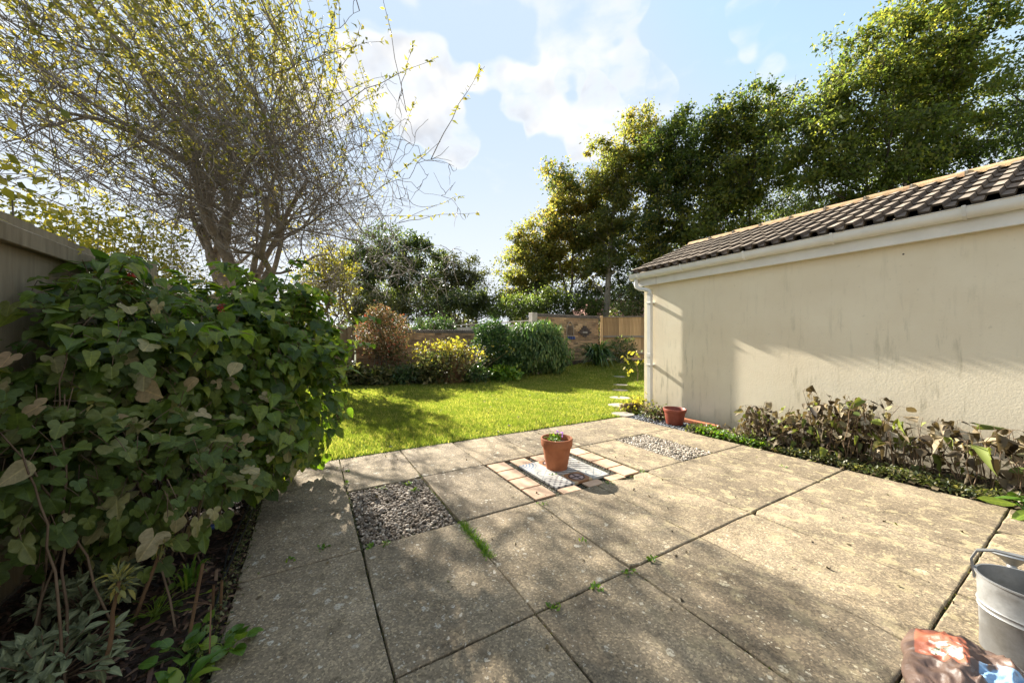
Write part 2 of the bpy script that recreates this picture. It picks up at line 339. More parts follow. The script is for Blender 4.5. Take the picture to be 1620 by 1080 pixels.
# lawn / ground
m, b = mat('lawn_ground'); p = worldp(b)
c = b.ramp(b.noise(p, 9, 5, .7), [(.3, (.045, .085, .012)), (.7, (.10, .15, .025))])
MC['lawn'] = fin(m, b, c, .95, b.bump(b.noise(p, 120, 4), .9, .02), .1)
m, b = mat('ground'); p = worldp(b)
far = b.ss(b.vm('LENGTH', p, None, 'v'), 14, 20)
c = b.mix(far, b.ramp(b.noise(p, 12, 5, .7), [(.3, (.022, .016, .010)), (.7, (.05, .036, .023))]), b.ramp(b.noise(p, .6, 6, .7), [(.3, (.035, .045, .012)), (.7, (.075, .085, .03))]))
MC['ground'] = fin(m, b, c, .95, b.bump(b.noise(p, 40, 5), .8, .03), .1)
# leaves
MC['grass'] = leafmat('grass_blades', [(0, (.095, .145, .025)), (.5, (.185, .220, .045)), (.85, (.26, .28, .065)), (1, (.40, .35, .15))], .55, .5, .25, (1.75, 1.7, .8))
MC['syc'] = leafmat('tree_leaf_green', [(0, (.035, .055, .020)), (.4, (.082, .108, .034)), (.7, (.14, .165, .045)), (1, (.23, .20, .045))], .58, .45, .3)
MC['sycy'] = leafmat('tree_leaf_turning', [(0, (.042, .060, .020)), (.35, (.105, .12, .036)), (.65, (.19, .18, .05)), (1, (.32, .22, .06))], .58, .45, .3)
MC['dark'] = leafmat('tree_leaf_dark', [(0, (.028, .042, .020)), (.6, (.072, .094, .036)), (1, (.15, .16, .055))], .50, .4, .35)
MC['olive'] = leafmat('tree_leaf_olive', [(0, (.04, .045, .016)), (.6, (.08, .082, .028)), (1, (.15, .13, .045))], .35)
MC['yellow'] = leafmat('yellow_leaf', [(0, (.13, .15, .035)), (.5, (.29, .275, .06)), (1, (.46, .39, .09))], .5, .5, .25, (1.5, 1.4, .5))
MC['shoot'] = leafmat('shoot_leaf', [(0, (.10, .115, .045)), (.4, (.20, .205, .075)), (.75, (.32, .30, .10)), (1, (.46, .38, .12))], .5, .4, .35, (1.45, 1.35, .5))
MC['heart'] = leafmat('heart_leaf', [(0, (.035, .066, .010)), (.4, (.092, .142, .020)), (.8, (.155, .215, .030)), (1, (.27, .29, .05))], .46, .36, .35, (1.7, 2.0, .5), True, (.13, .17, .10))
MC['lobe'] = leafmat('lobed_leaf', [(0, (.050, .080, .014)), (.6, (.105, .140, .024)), (.82, (.13, .15, .036)), (.92, (.28, .25, .11)), (1, (.34, .27, .15))], .30, .5, .3, (1.5, 1.8, .5), True, (.28, .26, .14))
MC['tan'] = leafmat('tan_leaf', [(0, (.30, .26, .13)), (.5, (.38, .33, .18)), (1, (.42, .29, .17))], .35, .6, .2, (1.2, 1.2, .8), True)
MC['sage'] = leafmat('sage_leaf', [(0, (.12, .14, .075)), (1, (.24, .26, .15))], .22, .7, .15, (1.2, 1.3, .8), True)
MC['fresh'] = leafmat('fresh_leaf', [(0, (.06, .13, .015)), (.6, (.12, .22, .025)), (1, (.24, .30, .04))], .4, .4, .4, (1.6, 1.7, .5))
MC['freshv'] = leafmat('veined_fresh_leaf', [(0, (.05, .11, .015)), (.6, (.10, .19, .025)), (1, (.2, .26, .04))], .4, .32, .5, (1.6, 1.7, .5), True)
MC['evergreen'] = leafmat('evergreen_leaf', [(0, (.018, .045, .014)), (.6, (.04, .085, .025)), (1, (.10, .15, .05))], .28, .42, .35)
MC['bamboo'] = leafmat('drooping_leaf', [(0, (.03, .065, .02)), (.6, (.065, .12, .035)), (1, (.16, .20, .07))], .35, .45, .3)
MC['red'] = leafmat('russet_leaf', [(0, (.05, .07, .025)), (.35, (.13, .13, .055)), (.7, (.25, .19, .11)), (.9, (.27, .12, .08)), (1, (.34, .06, .04))], .35, .55, .2, (1.4, 1.2, .8))
MC['brown'] = leafmat('withered_leaf', [(0, (.03, .022, .014)), (.35, (.10, .075, .042)), (.62, (.20, .155, .09)), (.76, (.32, .26, .165)), (.86, (.10, .13, .03)), (1, (.22, .26, .045))], .25, .65, .25, (1.3, 1.2, .7))
MC['fern'] = leafmat('low_plant_leaf', [(0, (.035, .05, .016)), (.5, (.09, .10, .035)), (1, (.20, .17, .08))], .35)
MC['strap'] = leafmat('strap_leaf', [(0, (.02, .05, .014)), (.6, (.045, .09, .025)), (1, (.11, .16, .05))], .25, .3, .5)
MC['berry'] = leafmat('flower_bract', [(0, (.16, .018, .02)), (1, (.34, .05, .03))], .3)
MC['purple'] = leafmat('purple_petal', [(0, (.35, .16, .50)), (1, (.5, .28, .62))], .4, tcol=(1.2, 1., 1.3))

# ---------------------------------------------------------------- ground, lawn, patio
gx = np.concatenate([[-3000, -600, -150, -60], np.linspace(-30, 40, 71), [70, 160, 600, 3000]])
gy = np.concatenate([[-3000, -600, -100, -20], np.linspace(-6, 50, 57), [80, 160, 600, 3000]])
X, Y = np.meshgrid(gx, gy, indexing='ij'); n0, n1 = X.shape
i, j = np.meshgrid(np.arange(n0-1), np.arange(n1-1), indexing='ij'); q = i*n1+j
ob('ground', mesh_np('ground', np.stack([X, Y, G(X, Y)-.034], -1).reshape(-1, 3), np.stack([q, q+n1, q+n1+1, q+1], -1).reshape(-1, 4), MC['ground'], smooth=True), kind='structure')
lawn_poly = np.array([L(-.62, -.885)[:2], L(-.62, -7.2)[:2], (-4.9, 9.75), (-3.3, 10.05), (-1.6, 10.25), (-.2, 11.2), (1.6, 12.0), (3.2, 13.3), (7.2, 13.3), (7.5, 9.5), L(6.5, -1.13)[:2], L(4.80, -1.13)[:2], L(4.72, -.95)[:2], L(4.2, -.885)[:2]])
def inpoly(P, poly):
    x, y = P[:, 0], P[:, 1]; r = np.zeros(len(P), bool); n = len(poly)
    for i in range(n):
        x1, y1 = poly[i]; x2, y2 = poly[(i+1) % n]
        c = ((y1 > y) != (y2 > y)) & (x < (x2-x1)*(y-y1)/(y2-y1+1e-12)+x1); r ^= c
    return r
bm = bmesh.new(); f = bm.faces.new([bm.verts.new((x, y, 0)) for x, y in lawn_poly]); bmesh.ops.triangulate(bm, faces=bm.faces)
for k in range(4): bmesh.ops.subdivide_edges(bm, edges=[e for e in bm.edges if e.calc_length() > .7], cuts=1, use_grid_fill=False); bmesh.ops.triangulate(bm, faces=bm.faces)
for v in bm.verts: v.co.z = float(G(v.co.x, v.co.y))
me = bpy.data.meshes.new('lawn'); bm.to_mesh(me); bm.free(); me.materials.append(MC['lawn']); ob('lawn', me, kind='structure')
stones = [(985, 655.5, .19), (981, 641.5, .235), (980.5, 629.5, .22), (981, 617.8, .20), (982, 609.5, .21), (979, 601.5, .20)]
steps = [(gp(u, v), r) for u, v, r in stones]
N = 330000
lo, hi = lawn_poly.min(0), lawn_poly.max(0)
P = rng.random((N*3, 2))*(hi-lo)+lo
P = P[inpoly(P, lawn_poly)]; dist = np.hypot(P[:, 0], P[:, 1]); P = P[rng.random(len(P)) < np.clip((6.0/dist)**1.5, .12, 1)][:N]
for c, r in steps: P = P[np.hypot(P[:, 0]-c[0], (P[:, 1]-c[1])) > r*.95]
n = len(P); print('blades', n)
patch = np.sin(P[:, 0]*2.1+np.sin(P[:, 1]*1.7)*2)*np.sin(P[:, 1]*2.6+P[:, 0])*.5+.5
lean = rng.normal(size=(n, 2))*.35; h = (.022+.022*rng.random(n))*(.8+.5*patch)*(1+np.clip(np.hypot(*P.T)-7, 0, 6)*.05); wd = .0038*(1+np.clip(np.hypot(*P.T)-4, 0, 12)*.22)
a = rng.random(n)*6.283; z0 = G(P[:, 0], P[:, 1])
Vb = np.zeros((n, 3, 3)); dx = np.stack([np.cos(a), np.sin(a)], -1)*wd[:, None]
Vb[:, 0, :2] = P-dx; Vb[:, 1, :2] = P+dx; Vb[:, 2, :2] = P+lean*h[:, None]; Vb[:, :2, 2] = z0[:, None]-.002; Vb[:, 2, 2] = z0+h
ob('grass', mesh_np('grass', Vb.reshape(-1, 3), np.arange(n*3).reshape(-1, 3), MC['grass'], np.repeat(np.clip(rng.random(n)*.55+patch*.18+.27*(np.sin(P[:, 0]*6.3+np.sin(P[:, 1]*4.1)*1.7)*np.sin(P[:, 1]*7.7+P[:, 0]*2.2)*.5+.5), 0, 1), 3)), kind='stuff', label='bright sunlit lawn grass between the patio and the back border', category='grass')
snames = ['nearest the patio', 'second from the patio', 'third from the patio', 'fourth from the patio', 'fifth from the patio, second farthest', 'farthest from the patio']
for (c, r), s in zip(steps, snames):
    k = 22; an = np.arange(k)*2*math.pi/k; rr = r*(1+.05*rng.normal(size=k)); m_ = MB()
    ring = lambda q, z: [(rr[i]*q*math.cos(an[i]), rr[i]*q*.95*math.sin(an[i]), z) for i in range(k)]
    m_.add(ring(1, -.03)+ring(1, .004)+ring(.96, .012), [(t*k+i, t*k+(i+1) % k, (t+1)*k+(i+1) % k, (t+1)*k+i) for t in range(2) for i in range(k)]+[tuple(range(2*k, 3*k))])
    ob('stepping_stone', m_.mesh('stepping_stone', MC['steprock'], True), loc=(c[0], c[1], float(G(c[0], c[1]))), label='round pale stepping stone in the lawn, '+s, category='stepping stone', group='stepping stones across the lawn')

# patio (local x = a across, local y = -b away from the camera)
pat = ob('patio', MB().box(-.56, 4.10, -4.6, .885, -.06, -.024).mesh('patio', MC['joint']), loc=(O[0], O[1], 0), rz=math.radians(30), kind='structure')
ca = [-.575, 0, .605, 1.21, 1.815, 2.42, 2.985, 3.53, 4.10]
def slab(a0, a1, b0, b1, notch=None):
    g = .0042; a0 += g; a1 -= g; b0 += g; b1 -= g
    pts = []
    def edge(p, q):
        for t in np.linspace(0, 1, 9)[:-1]: pts.append((p[0]+(q[0]-p[0])*t, p[1]+(q[1]-p[1])*t))
    edge((a0, -b1), (a1, -b1)); edge((a1, -b1), (a1, -b0)); edge((a1, -b0), (a0, -b0)); edge((a0, -b0), (a0, -b1))
    pts = np.array(pts)+rng.normal(size=(32, 2))*.0013; ck = rng.integers(4)*8; pts[ck] += (np.array([(a0+a1)/2, -(b0+b1)/2])-pts[ck])*rng.uniform(0, .05)
    if notch is not None:
        for k_ in range(len(pts)):
            d = math.hypot(pts[k_][0]-notch[0], pts[k_][1]+notch[1])
            if d < notch[2]: pts[k_][1] -= (notch[2]-d)*.9
    dz = rng.normal()*.0012; tx, ty = rng.normal(size=2)*.0012
    ctr = pts.mean(0); k = len(pts); V = []
    for s_, z in ((0, -.045), (0, -.005), (.004, -.0005), (.009, .0)):
        dd = ctr-pts; dd /= np.linalg.norm(dd, axis=1)[:, None]
        for x, y in pts+dd*s_*1.2: V.append((x, y, z+dz+(x-ctr[0])*tx+(y-ctr[1])*ty))
    Fc = [(t*k+i, t*k+(i+1) % k, (t+1)*k+(i+1) % k, (t+1)*k+i) for t in range(3) for i in range(k)]+[tuple(range(3*k, 4*k))]
    ob('paving_slab', MB().add(V, Fc).mesh('paving_slab', MC['slab'], True), pat)
for i in range(8): slab(ca[i], ca[i+1], -.885, 0)
slab(ca[0], ca[1], 0, .9); slab(ca[2], ca[3], 0, .9); slab(ca[5], ca[6], 0, .9); slab(ca[7], ca[8], 0, .9)
for i in (0, 1, 2, 5, 6, 7): slab(ca[i], ca[i+1], .9, 1.8)
slab(ca[3], ca[4], .9, 1.8); slab(ca[4], ca[5], .9, 1.8, (2.17, .905, .10))
for r_ in range(3):
    for i in range(8): slab(ca[i], ca[i+1], 1.8+.9*r_, 2.7+.9*r_)

ICO = None
def pebbles(n, sizes, fn, mat_, name, base, flat=(.55, .8)):
    global ICO
    if ICO is None:
        bm = bmesh.new(); bmesh.ops.create_icosphere(bm, subdivisions=1, radius=1); bm.verts.ensure_lookup_table()
        ICO = (np.array([v.co[:] for v in bm.verts]), np.array([[v.index for v in f.verts] for f in bm.faces])); bm.free()
    TV, TF = ICO; P = fn(n); s = rng.uniform(*sizes, size=n); asp = rng.uniform(.6, 1., n); fl = rng.uniform(*flat, size=n)
    a = rng.random(n)*6.283; V = TV[None]*(1+.12*rng.normal(size=(n, len(TV), 1)))*np.stack([s, s*asp, s*fl], -1)[:, None]
    tl = rng.normal(size=n)*.35; c, sn = np.cos(tl)[:, None], np.sin(tl)[:, None]
    V = np.stack([V[..., 0]*c+V[..., 2]*sn, V[..., 1], -V[..., 0]*sn+V[..., 2]*c], -1)
    c, sn = np.cos(a)[:, None], np.sin(a)[:, None]
    V = np.stack([V[..., 0]*c-V[..., 1]*sn, V[..., 0]*sn+V[..., 1]*c, V[..., 2]], -1)+P[:, None]-np.asarray(base)
    return mesh_np(name, V.reshape(-1, 3), (TF[None]+(np.arange(n)*len(TV))[:, None, None]).reshape(-1, 3), mat_, np.repeat(rng.random(n), len(TV)), smooth=True)
def inrect(a0, a1, b0, b1, z0, z1):
    def f(n):
        a = rng.uniform(a0, a1, n); b_ = rng.uniform(b0, b1, n); q = np.stack([O[0]+a*C30+b_*S30, O[1]+a*S30-b_*C30, rng.uniform(z0, z1, n)], -1); return q
    return f
ob('gravel', pebbles(3300, (.006, .0135), inrect(.015, .59, .015, .885, -.02, -.006), MC['pebble'], 'gravel', (0, 0, 0)), kind='stuff', label='rounded brown pebbles filling the near left patio recess', category='gravel')
ob('gravel', pebbles(60, (.015, .022), inrect(.03, .58, .03, .87, -.008, -.001), MC['pebble'], 'gravel', (0, 0, 0)), kind='stuff', label='larger pebbles lying among the near left gravel', category='gravel')
ob('gravel', pebbles(2300, (.007, .014), inrect(2.995, 3.52, .015, .885, -.02, -.003), MC['pebble2'], 'gravel', (0, 0, 0)), kind='stuff', label='pale gravel filling the far right patio recess', category='gravel')
ob('slate_chips', pebbles(1200, (.008, .02), inrect(4.11, 4.80, -.9, .25, -.02, .0), MC['slate'], 'slate_chips', (0, 0, 0), (.3, .5)), kind='stuff', label='grey slate chips at the foot of the wall by the red pot', category='gravel')

# tile inlay
ti = thing('tile_inlay', 'square inlay of terracotta and patterned tiles let into the patio under the pot', 'tile inlay', L(1.815, .45), math.radians(30))
TOa, TOb = 1.815, .45
ob('gravel', pebbles(2600, (.004, .009), lambda n: np.stack([rng.uniform(-.6, .6, n), rng.uniform(-.44, .44, n), rng.uniform(-.028, -.018, n)], -1), MC['chips'], 'gravel', (0, 0, 0)), ti, kind='stuff')
def tile(a0, a1, b0, b1, z1=-.004, mt=None, th=.014, nm='terracotta_tile', lab=None):
    cx, cy = (a0+a1)/2, (b0+b1)/2; hx, hy = (a1-a0)/2, (b1-b0)/2
    me = MB().box(-hx, hx, -hy, hy, -th, 0, .0018).mesh(nm, mt or MC['quarry'])
    o = ob(nm, me, ti, loc=(cx-TOa, -(cy-TOb), z1), rz=rng.normal()*.008)
    if lab: o['label'] = lab
    return o
for k in range(4): tile(1.235, 1.425, .012+k*.218, .012+k*.218+.2); tile(2.195, 2.385, .012+k*.218, .012+k*.218+.2)
tile(1.49, 1.665, .012, .19); tile(1.735, 1.905, .012, .19); tile(1.96, 2.085, .012, .19)
tile(1.485, 1.67, .803, .895); tile(1.75, 1.925, .803, .895); tile(2.0, 2.18, .803, .895)
def patmat(kind):
    m, b = mat('patterned_tile_'+kind); p = b.scale(objc(b), 10.); x, y, z = b.xyz(p)   # -1..1 across the tile
    ax, ay = b.m('ABSOLUTE', x), b.m('ABSOLUTE', y)
    W_, GR, BL, BR, DK = (.44, .41, .36), (.10, .10, .10), (.13, .19, .28), (.28, .13, .055), (.05, .025, .02)
    if kind == 'arcs':
        d = b.m('SQRT', b.m('ADD', b.m('POWER', b.m('ADD', x, 1.), 2.), b.m('POWER', b.m('SUBTRACT', y, 1.), 2.)))
        f = b.ss(b.m('ABSOLUTE', b.m('SUBTRACT', b.m('FRACT', b.m('MULTIPLY', d, 3.2)), .5)), .22, .16); c = b.mix(b.m('MULTIPLY', f, b.ss(d, 1.75, 1.7)), W_, BL)
    elif kind == 'diamond':
        u_ = b.m('FRACT', b.m('MULTIPLY', b.m('ADD', x, y), 1.5)); v_ = b.m('FRACT', b.m('MULTIPLY', b.m('SUBTRACT', x, y), 1.5))
        f = b.m('MAXIMUM', b.ss(b.m('ABSOLUTE', b.m('SUBTRACT', u_, .5)), .13, .09), b.ss(b.m('ABSOLUTE', b.m('SUBTRACT', v_, .5)), .13, .09))
        dt = b.m('MULTIPLY', b.ss(b.m('ABSOLUTE', b.m('SUBTRACT', u_, .5)), .25, .2), b.ss(b.m('ABSOLUTE', b.m('SUBTRACT', v_, .5)), .25, .2))
        c = b.mix(dt, b.mix(b.m('MULTIPLY', f, .35), W_, GR), (.13, .12, .12))
    elif kind == 'medallion':
        r = b.m('ADD', b.m('MAXIMUM', ax, ay), b.m('MULTIPLY', b.m('MINIMUM', ax, ay), .5))
        f1 = b.ss(r, .86, .80); f2 = b.ss(r, .68, .62); f3 = b.m('MULTIPLY', b.ss(b.m('MINIMUM', ax, ay), .12, .08), f2)
        c = b.mix(f1, BR, DK); c = b.mix(f2, c, (.42, .30, .26)); c = b.mix(f3, c, DK)
        c = b.mix(b.ss(b.m('ADD', ax, ay), 1.55, 1.6), c, (.5, .36, .2))
    elif kind == 'blocks':
        s1 = b.m('FRACT', b.m('ADD', b.m('MULTIPLY', y, 1.5), b.m('MULTIPLY', x, .9))); c = b.mix(b.ss(s1, .62, .66), W_, (.17, .165, .15))
        c = b.mix(b.ss(b.m('FRACT', b.m('MULTIPLY', x, 2.)), .08, .04), c, GR)
    else:
        d = b.m('SQRT', b.m('ADD', b.m('MULTIPLY', x, x), b.m('MULTIPLY', y, y)))
        f = b.m('MAXIMUM', b.ss(b.m('ABSOLUTE', b.m('SUBTRACT', d, .7)), .07, .04), b.ss(b.m('ABSOLUTE', b.m('SUBTRACT', ax, ay)), .06, .03)); c = b.mix(f, W_, (.18, .20, .21))
    return fin(m, b, c, .45, None, .4)
PM = {k: patmat(k) for k in ('arcs', 'diamond', 'medallion', 'blocks', 'rings')}
lay = [['arcs', 'medallion', 'blocks'], ['rings', 'blocks', 'blocks'], ['diamond', 'medallion', 'rings']]
names = {'arcs': 'white tile with blue arcs', 'diamond': 'white tile with grey diamonds', 'medallion': 'brown tile with dark medallion', 'blocks': 'pale tile with grey block pattern', 'rings': 'pale tile with thin grey rings'}
for r_ in range(3):
    for c_ in range(3): tile(1.486+c_*.2, 1.6845+c_*.2, .198+r_*.197, .393+r_*.197, .006, PM[lay[r_][c_]], .022, 'patterned_tile', names[lay[r_][c_]])

# ---------------------------------------------------------------- garage (local x toward the camera, y into the garage)
GO = L(4.865, -1.11); GR_ = math.radians(-59.6)
ga = thing('garage', 'cream rendered garage with brown tiled roof and white gutter on the right', 'garage', GO, GR_)
ob('wall', MB().box(0, 8, 0, 3.1, -.05, 2.2).mesh('wall', MC['render']), ga)
g_ = MB(); g_.add([(0.002, .002, 2.2), (0.002, 3.098, 2.2), (0.002, 1.55, 3.0), (7.99, .002, 2.2), (7.99, 3.098, 2.2), (7.99, 1.55, 3.0)], [(0, 1, 2), (3, 5, 4), (0, 2, 5, 3), (1, 4, 5, 2), (0, 3, 4, 1)])
ob('gable', g_.mesh('gable', MC['render']), ga)
ob('plinth', MB().box(4.0, 8.0, -.035, -.002, -.03, .10, .006).mesh('plinth', MC['concrete']), ga)
ob('fascia', MB().box(-.10, 8, -.085, -.063, 2.165, 2.36, .003).mesh('fascia', MC['upvc']), ga)
ob('soffit', MB().box(-.10, 8, -.063, .0, 2.172, 2.184).mesh('soffit', MC['upvc']), ga)
# bargeboard on the far gable
for s_ in (0, 1):
    y0, y1 = (-.08, 1.56) if s_ == 0 else (3.2, 1.56)
    q = MB(); q.add([(-.10, y0, 2.22), (-.10, y1, 3.03), (-.10, y1, 3.14), (-.10, y0, 2.38), (-.085, y0, 2.22), (-.085, y1, 3.03), (-.085, y1, 3.14), (-.085, y0, 2.38)], [(0, 1, 2, 3), (7, 6, 5, 4), (0, 4, 5, 1), (3, 2, 6, 7), (0, 3, 7, 4), (1, 5, 6, 2)])
    ob('bargeboard', q.mesh('bargeboard', MC['upvc']), ga)
prof = [(-.086, 2.372), (-.090, 2.30), (-.112, 2.283), (-.150, 2.283), (-.178, 2.30), (-.190, 2.335), (-.190, 2.372), (-.197, 2.376), (-.197, 2.381), (-.184, 2.381), (-.183, 2.34), (-.172, 2.306), (-.148, 2.291), (-.114, 2.291), (-.097, 2.304), (-.094, 2.372)]
def extr(prof, x0, x1):
    k = len(prof); m_ = MB(); m_.add([(x0, y, z) for y, z in prof]+[(x1, y, z) for y, z in prof], [(i, k+i, k+(i+1) % k, (i+1) % k) for i in range(k)]+[tuple(range(k)), tuple(range(2*k-1, k-1, -1))]); return m_
gut = ob('gutter', extr(prof, -.17, 8).mesh('gutter', MC['upvc'], True), ga)
ob('gutter_end', extr([(-.086, 2.376), (-.09, 2.30), (-.112, 2.279), (-.150, 2.279), (-.180, 2.298), (-.193, 2.335), (-.199, 2.384)], -.178, -.1705).mesh('gutter_end', MC['upvc']), gut)
bk = [(y*1.0-(.006 if y < -.1 else 0), z-.006) for y, z in prof[:8]]+[(-.205, 2.386), (-.18, 2.386), (-.10, 2.378)]
for x in (.02, .82, 1.72, 2.62, 3.52, 4.42, 5.3):
    ob('gutter_bracket', extr([(-.084, 2.376), (-.086, 2.296), (-.110, 2.276), (-.152, 2.276), (-.184, 2.296), (-.197, 2.335), (-.205, 2.378), (-.205, 2.388), (-.19, 2.388)], x-.012, x+.012).mesh('gutter_bracket', MC['upvc']), gut)
ob('fascia_joint', MB().box(.30, .325, -.089, -.085, 2.163, 2.30).mesh('fascia_joint', MC['upvc']), ga)
dp = MB(); dp.box(.150, .216, -.115, -.049, .0, 2.02, .006)
dpo = ob('downpipe', dp.mesh('downpipe', MC['upvc']), ga)
sn = MB(); sn.tube([(-.06, -.14, 2.285), (-.06, -.14, 2.2), (-.05, -.138, 2.16), (.0, -.12, 2.12), (.12, -.095, 2.09), (.175, -.084, 2.065), (.183, -.082, 2.0)], .037, 8)
ob('swan_neck', sn.mesh('swan_neck', MC['upvc'], True), dpo)
for z in (1.86, .80):
    ob('pipe_clip', MB().box(.140, .226, -.122, -.001, z-.012, z+.012, .002).box(.125, .150, -.02, -.001, z-.012, z+.012).mesh('pipe_clip', MC['upvc']), dpo)
ob('pipe_socket', MB().box(.146, .22, -.119, -.045, .93, 1.0, .004).mesh('pipe_socket', MC['upvc']), dpo)
# roof tiles
sl_a = math.atan2(3.135-2.395, 1.56+.2)
cs = [(0, .050), (.058, .050), (.068, .006), (.132, .0), (.146, .044), (.150, .050), (.208, .050), (.218, .006), (.282, 0), (.296, .044)]
k = len(cs); tm = MB(); Lt = .36; th = .016
V = [(x, 0, z+.020) for x, z in cs]+[(x, Lt, z) for x, z in cs]+[(x, 0, z+.020-th-.004) for x, z in cs]+[(x, .12, z-th) for x, z in cs]
tm.add(V, [(i, i+1, k+i+1, k+i) for i in range(k-1)]+[(2*k+i+1, 2*k+i, 3*k+i, 3*k+i+1)[::-1] for i in range(k-1)]+[(2*k+i, 2*k+i+1, i+1, i) for i in range(k-1)]+[(0, k, 3*k, 2*k)[::-1], (k-1, 2*k-1, 4*k-1, 3*k-1)])
tme = tm.mesh('roof_tile', MC['rooftile']); tme.materials.append(MC['tileshade']); tme.materials.append(MC['tilevalleyshade'])
for i_, p_ in enumerate(tme.polygons):  # painted shade on noses, pans and the roll sides facing away from the sun
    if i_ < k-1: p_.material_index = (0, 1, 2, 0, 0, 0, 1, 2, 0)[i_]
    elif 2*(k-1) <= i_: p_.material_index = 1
roof = ob('roof', g_.mesh('roof', MC['rooftile']), ga, loc=(0, 0, 0)); 
rm = MB(); rm.add([(-.09, -.07, 2.40), (8, -.07, 2.40), (8, 1.56, 3.09), (-.09, 1.56, 3.09), (8, 3.19, 2.40), (-.09, 3.19, 2.40), (-.09, -.07, 2.39), (8, -.07, 2.39)], [(0, 1, 2, 3), (3, 2, 4, 5)]); roof.data = rm.mesh('roof', MC['rooftile'])
rows = 6; gauge = .318
for side in (0, 1):
    for r_ in range(rows):
        for c_ in range(24):
            x = -.105+c_*.30
            if x > 6.9 and side: continue
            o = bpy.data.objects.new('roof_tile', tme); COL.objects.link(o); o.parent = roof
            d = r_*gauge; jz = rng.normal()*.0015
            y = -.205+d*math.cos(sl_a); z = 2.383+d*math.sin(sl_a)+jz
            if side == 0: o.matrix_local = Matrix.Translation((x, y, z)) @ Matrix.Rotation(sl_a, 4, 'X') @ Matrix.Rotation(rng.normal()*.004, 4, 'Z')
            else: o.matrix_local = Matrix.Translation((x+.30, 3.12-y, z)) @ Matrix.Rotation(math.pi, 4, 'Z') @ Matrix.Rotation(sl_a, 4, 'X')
rt = MB(); k = 9
def rring(x, r, dz): return [(x, r*math.cos(math.pi*i/(k-1)), r*.72*math.sin(math.pi*i/(k-1))+dz) for i in range(k)]
rt.add(rring(0, .135, 0)+rring(.44, .125, -.004)+rring(.44, .11, -.004)+rring(0, .115, 0), [(i, i+1, k+i+1, k+i) for i in range(k-1)]+[(k+i, k+i+1, 2*k+i+1, 2*k+i) for i in range(k-1)]+[(3*k+i, 3*k+i+1, i+1, i) for i in range(k-1)])
rte = rt.mesh('ridge_tile', MC['ridge'], True)
for i in range(18):
    o = bpy.data.objects.new('ridge_tile', rte); COL.objects.link(o); o.parent = roof; o.location = (-.115+i*.43, 1.56, 3.115+rng.normal()*.003); o.rotation_euler = (0, rng.normal()*.006, rng.normal()*.01)
mo = MB()
for i in range(17): mo.box(-.115+(i+1)*.43-.012, -.115+(i+1)*.43+.014, 1.43, 1.69, 3.10, 3.19, .02)
ob('ridge_mortar', mo.mesh('ridge_mortar', MC['mortar']), roof)

# ---------------------------------------------------------------- fences and walls
def board_fence(name, label, p0, p1, h, w, matb, matr, zb=lambda x, y: 0., post_at=(), rails=(), cap=True, side=1, group=None, capz=None):
    """vertical feather edge boards; local x runs from p0 to p1, front face at local -y*side"""
    p0 = np.array(p0, float); p1 = np.array(p1, float); ln = np.hypot(*(p1-p0)); an = math.atan2(p1[1]-p0[1], p1[0]-p0[0]); dx = (p1-p0)/ln
    z00 = float(zb(*p0)); r = thing(name, label, 'fence', (p0[0], p0[1], z00), an, group)
    nb = int(ln/w); top = h
    me = MB().add([(0, 0, 0), (w*1.12, -.006*side, 0), (w*1.12, .010*side, 0), (0, .006*side, 0), (0, 0, 1), (w*1.12, -.006*side, 1), (w*1.12, .010*side, 1), (0, .006*side, 1)],
                  [(3, 2, 1, 0), (4, 5, 6, 7), (0, 1, 5, 4), (1, 2, 6, 5), (2, 3, 7, 6), (3, 0, 4, 7)] if side > 0 else [(0, 1, 2, 3), (7, 6, 5, 4), (4, 5, 1, 0), (5, 6, 2, 1), (6, 7, 3, 2), (7, 4, 0, 3)]).mesh('board', matb)
    for i in range(nb):
        q = p0+dx*i*w; zz = float(zb(*q))-z00
        o = bpy.data.objects.new('board', me); COL.objects.link(o); o.parent = r; o.location = (i*w, .0015*(i % 2), zz); o.scale = (1, 1, top-zz+rng.normal()*.002); o.rotation_euler = (0, rng.normal()*.003, 0)
    for (z0, z1, t0, t1) in rails: ob('rail', MB().box(-.02, ln, -side*t1 if side > 0 else t0, -side*t0 if side > 0 else t1, z0, z1, .004).mesh('rail', matr), r)
    if cap: ob('capping', MB().box(-.02, ln, -.045, .035, top+.002, top+.035, .005).mesh('capping', matr), r)
    for x in post_at: ob('post', MB().box(x-.05, x+.05, -.012*side-.09 if side > 0 else .012, -.012*side if side > 0 else .102, -.05, top+.07, .008).mesh('post', matb if not isinstance(post_at, tuple) else matr), r)
    return r
fa, fb_ = L(-1.50, 2.4)[:2], L(-1.50, -8.6)[:2]
board_fence('garden_fence', 'tall weathered timber fence with heavy top rail behind the big shrub on the left', fa, fb_, 1.80, .15, MC['wood_old'], MC['wood_old'],
            rails=((1.655, 1.74, .008, .05), (.5, .58, .008, .05)), cap=False, side=1, post_at=[1.0+2.4*i for i in range(5)])
board_fence('garden_fence', 'short brown board fence in the far left corner beside the russet bush', (-8.0, 10.75), (-5.0, 11.15), 1.60, .12, MC['wood_old'], MC['wood_old'],
            rails=((.75, .82, .006, .04),), cap=True, side=1, post_at=[1.5, 2.9])
board_fence('garden_fence', 'newer golden board fence between the brick wall and the garage', (3.62, 14.42), (8.3, 13.7), 1.68+.5-float(G(3.62, 14.42)), .145, MC['wood_new'], MC['wood_rail'],
            zb=G, rails=((.86, .94, .006, .05), (.2, .26, .006, .05)), cap=True, side=1, post_at=[.05, 2.9])
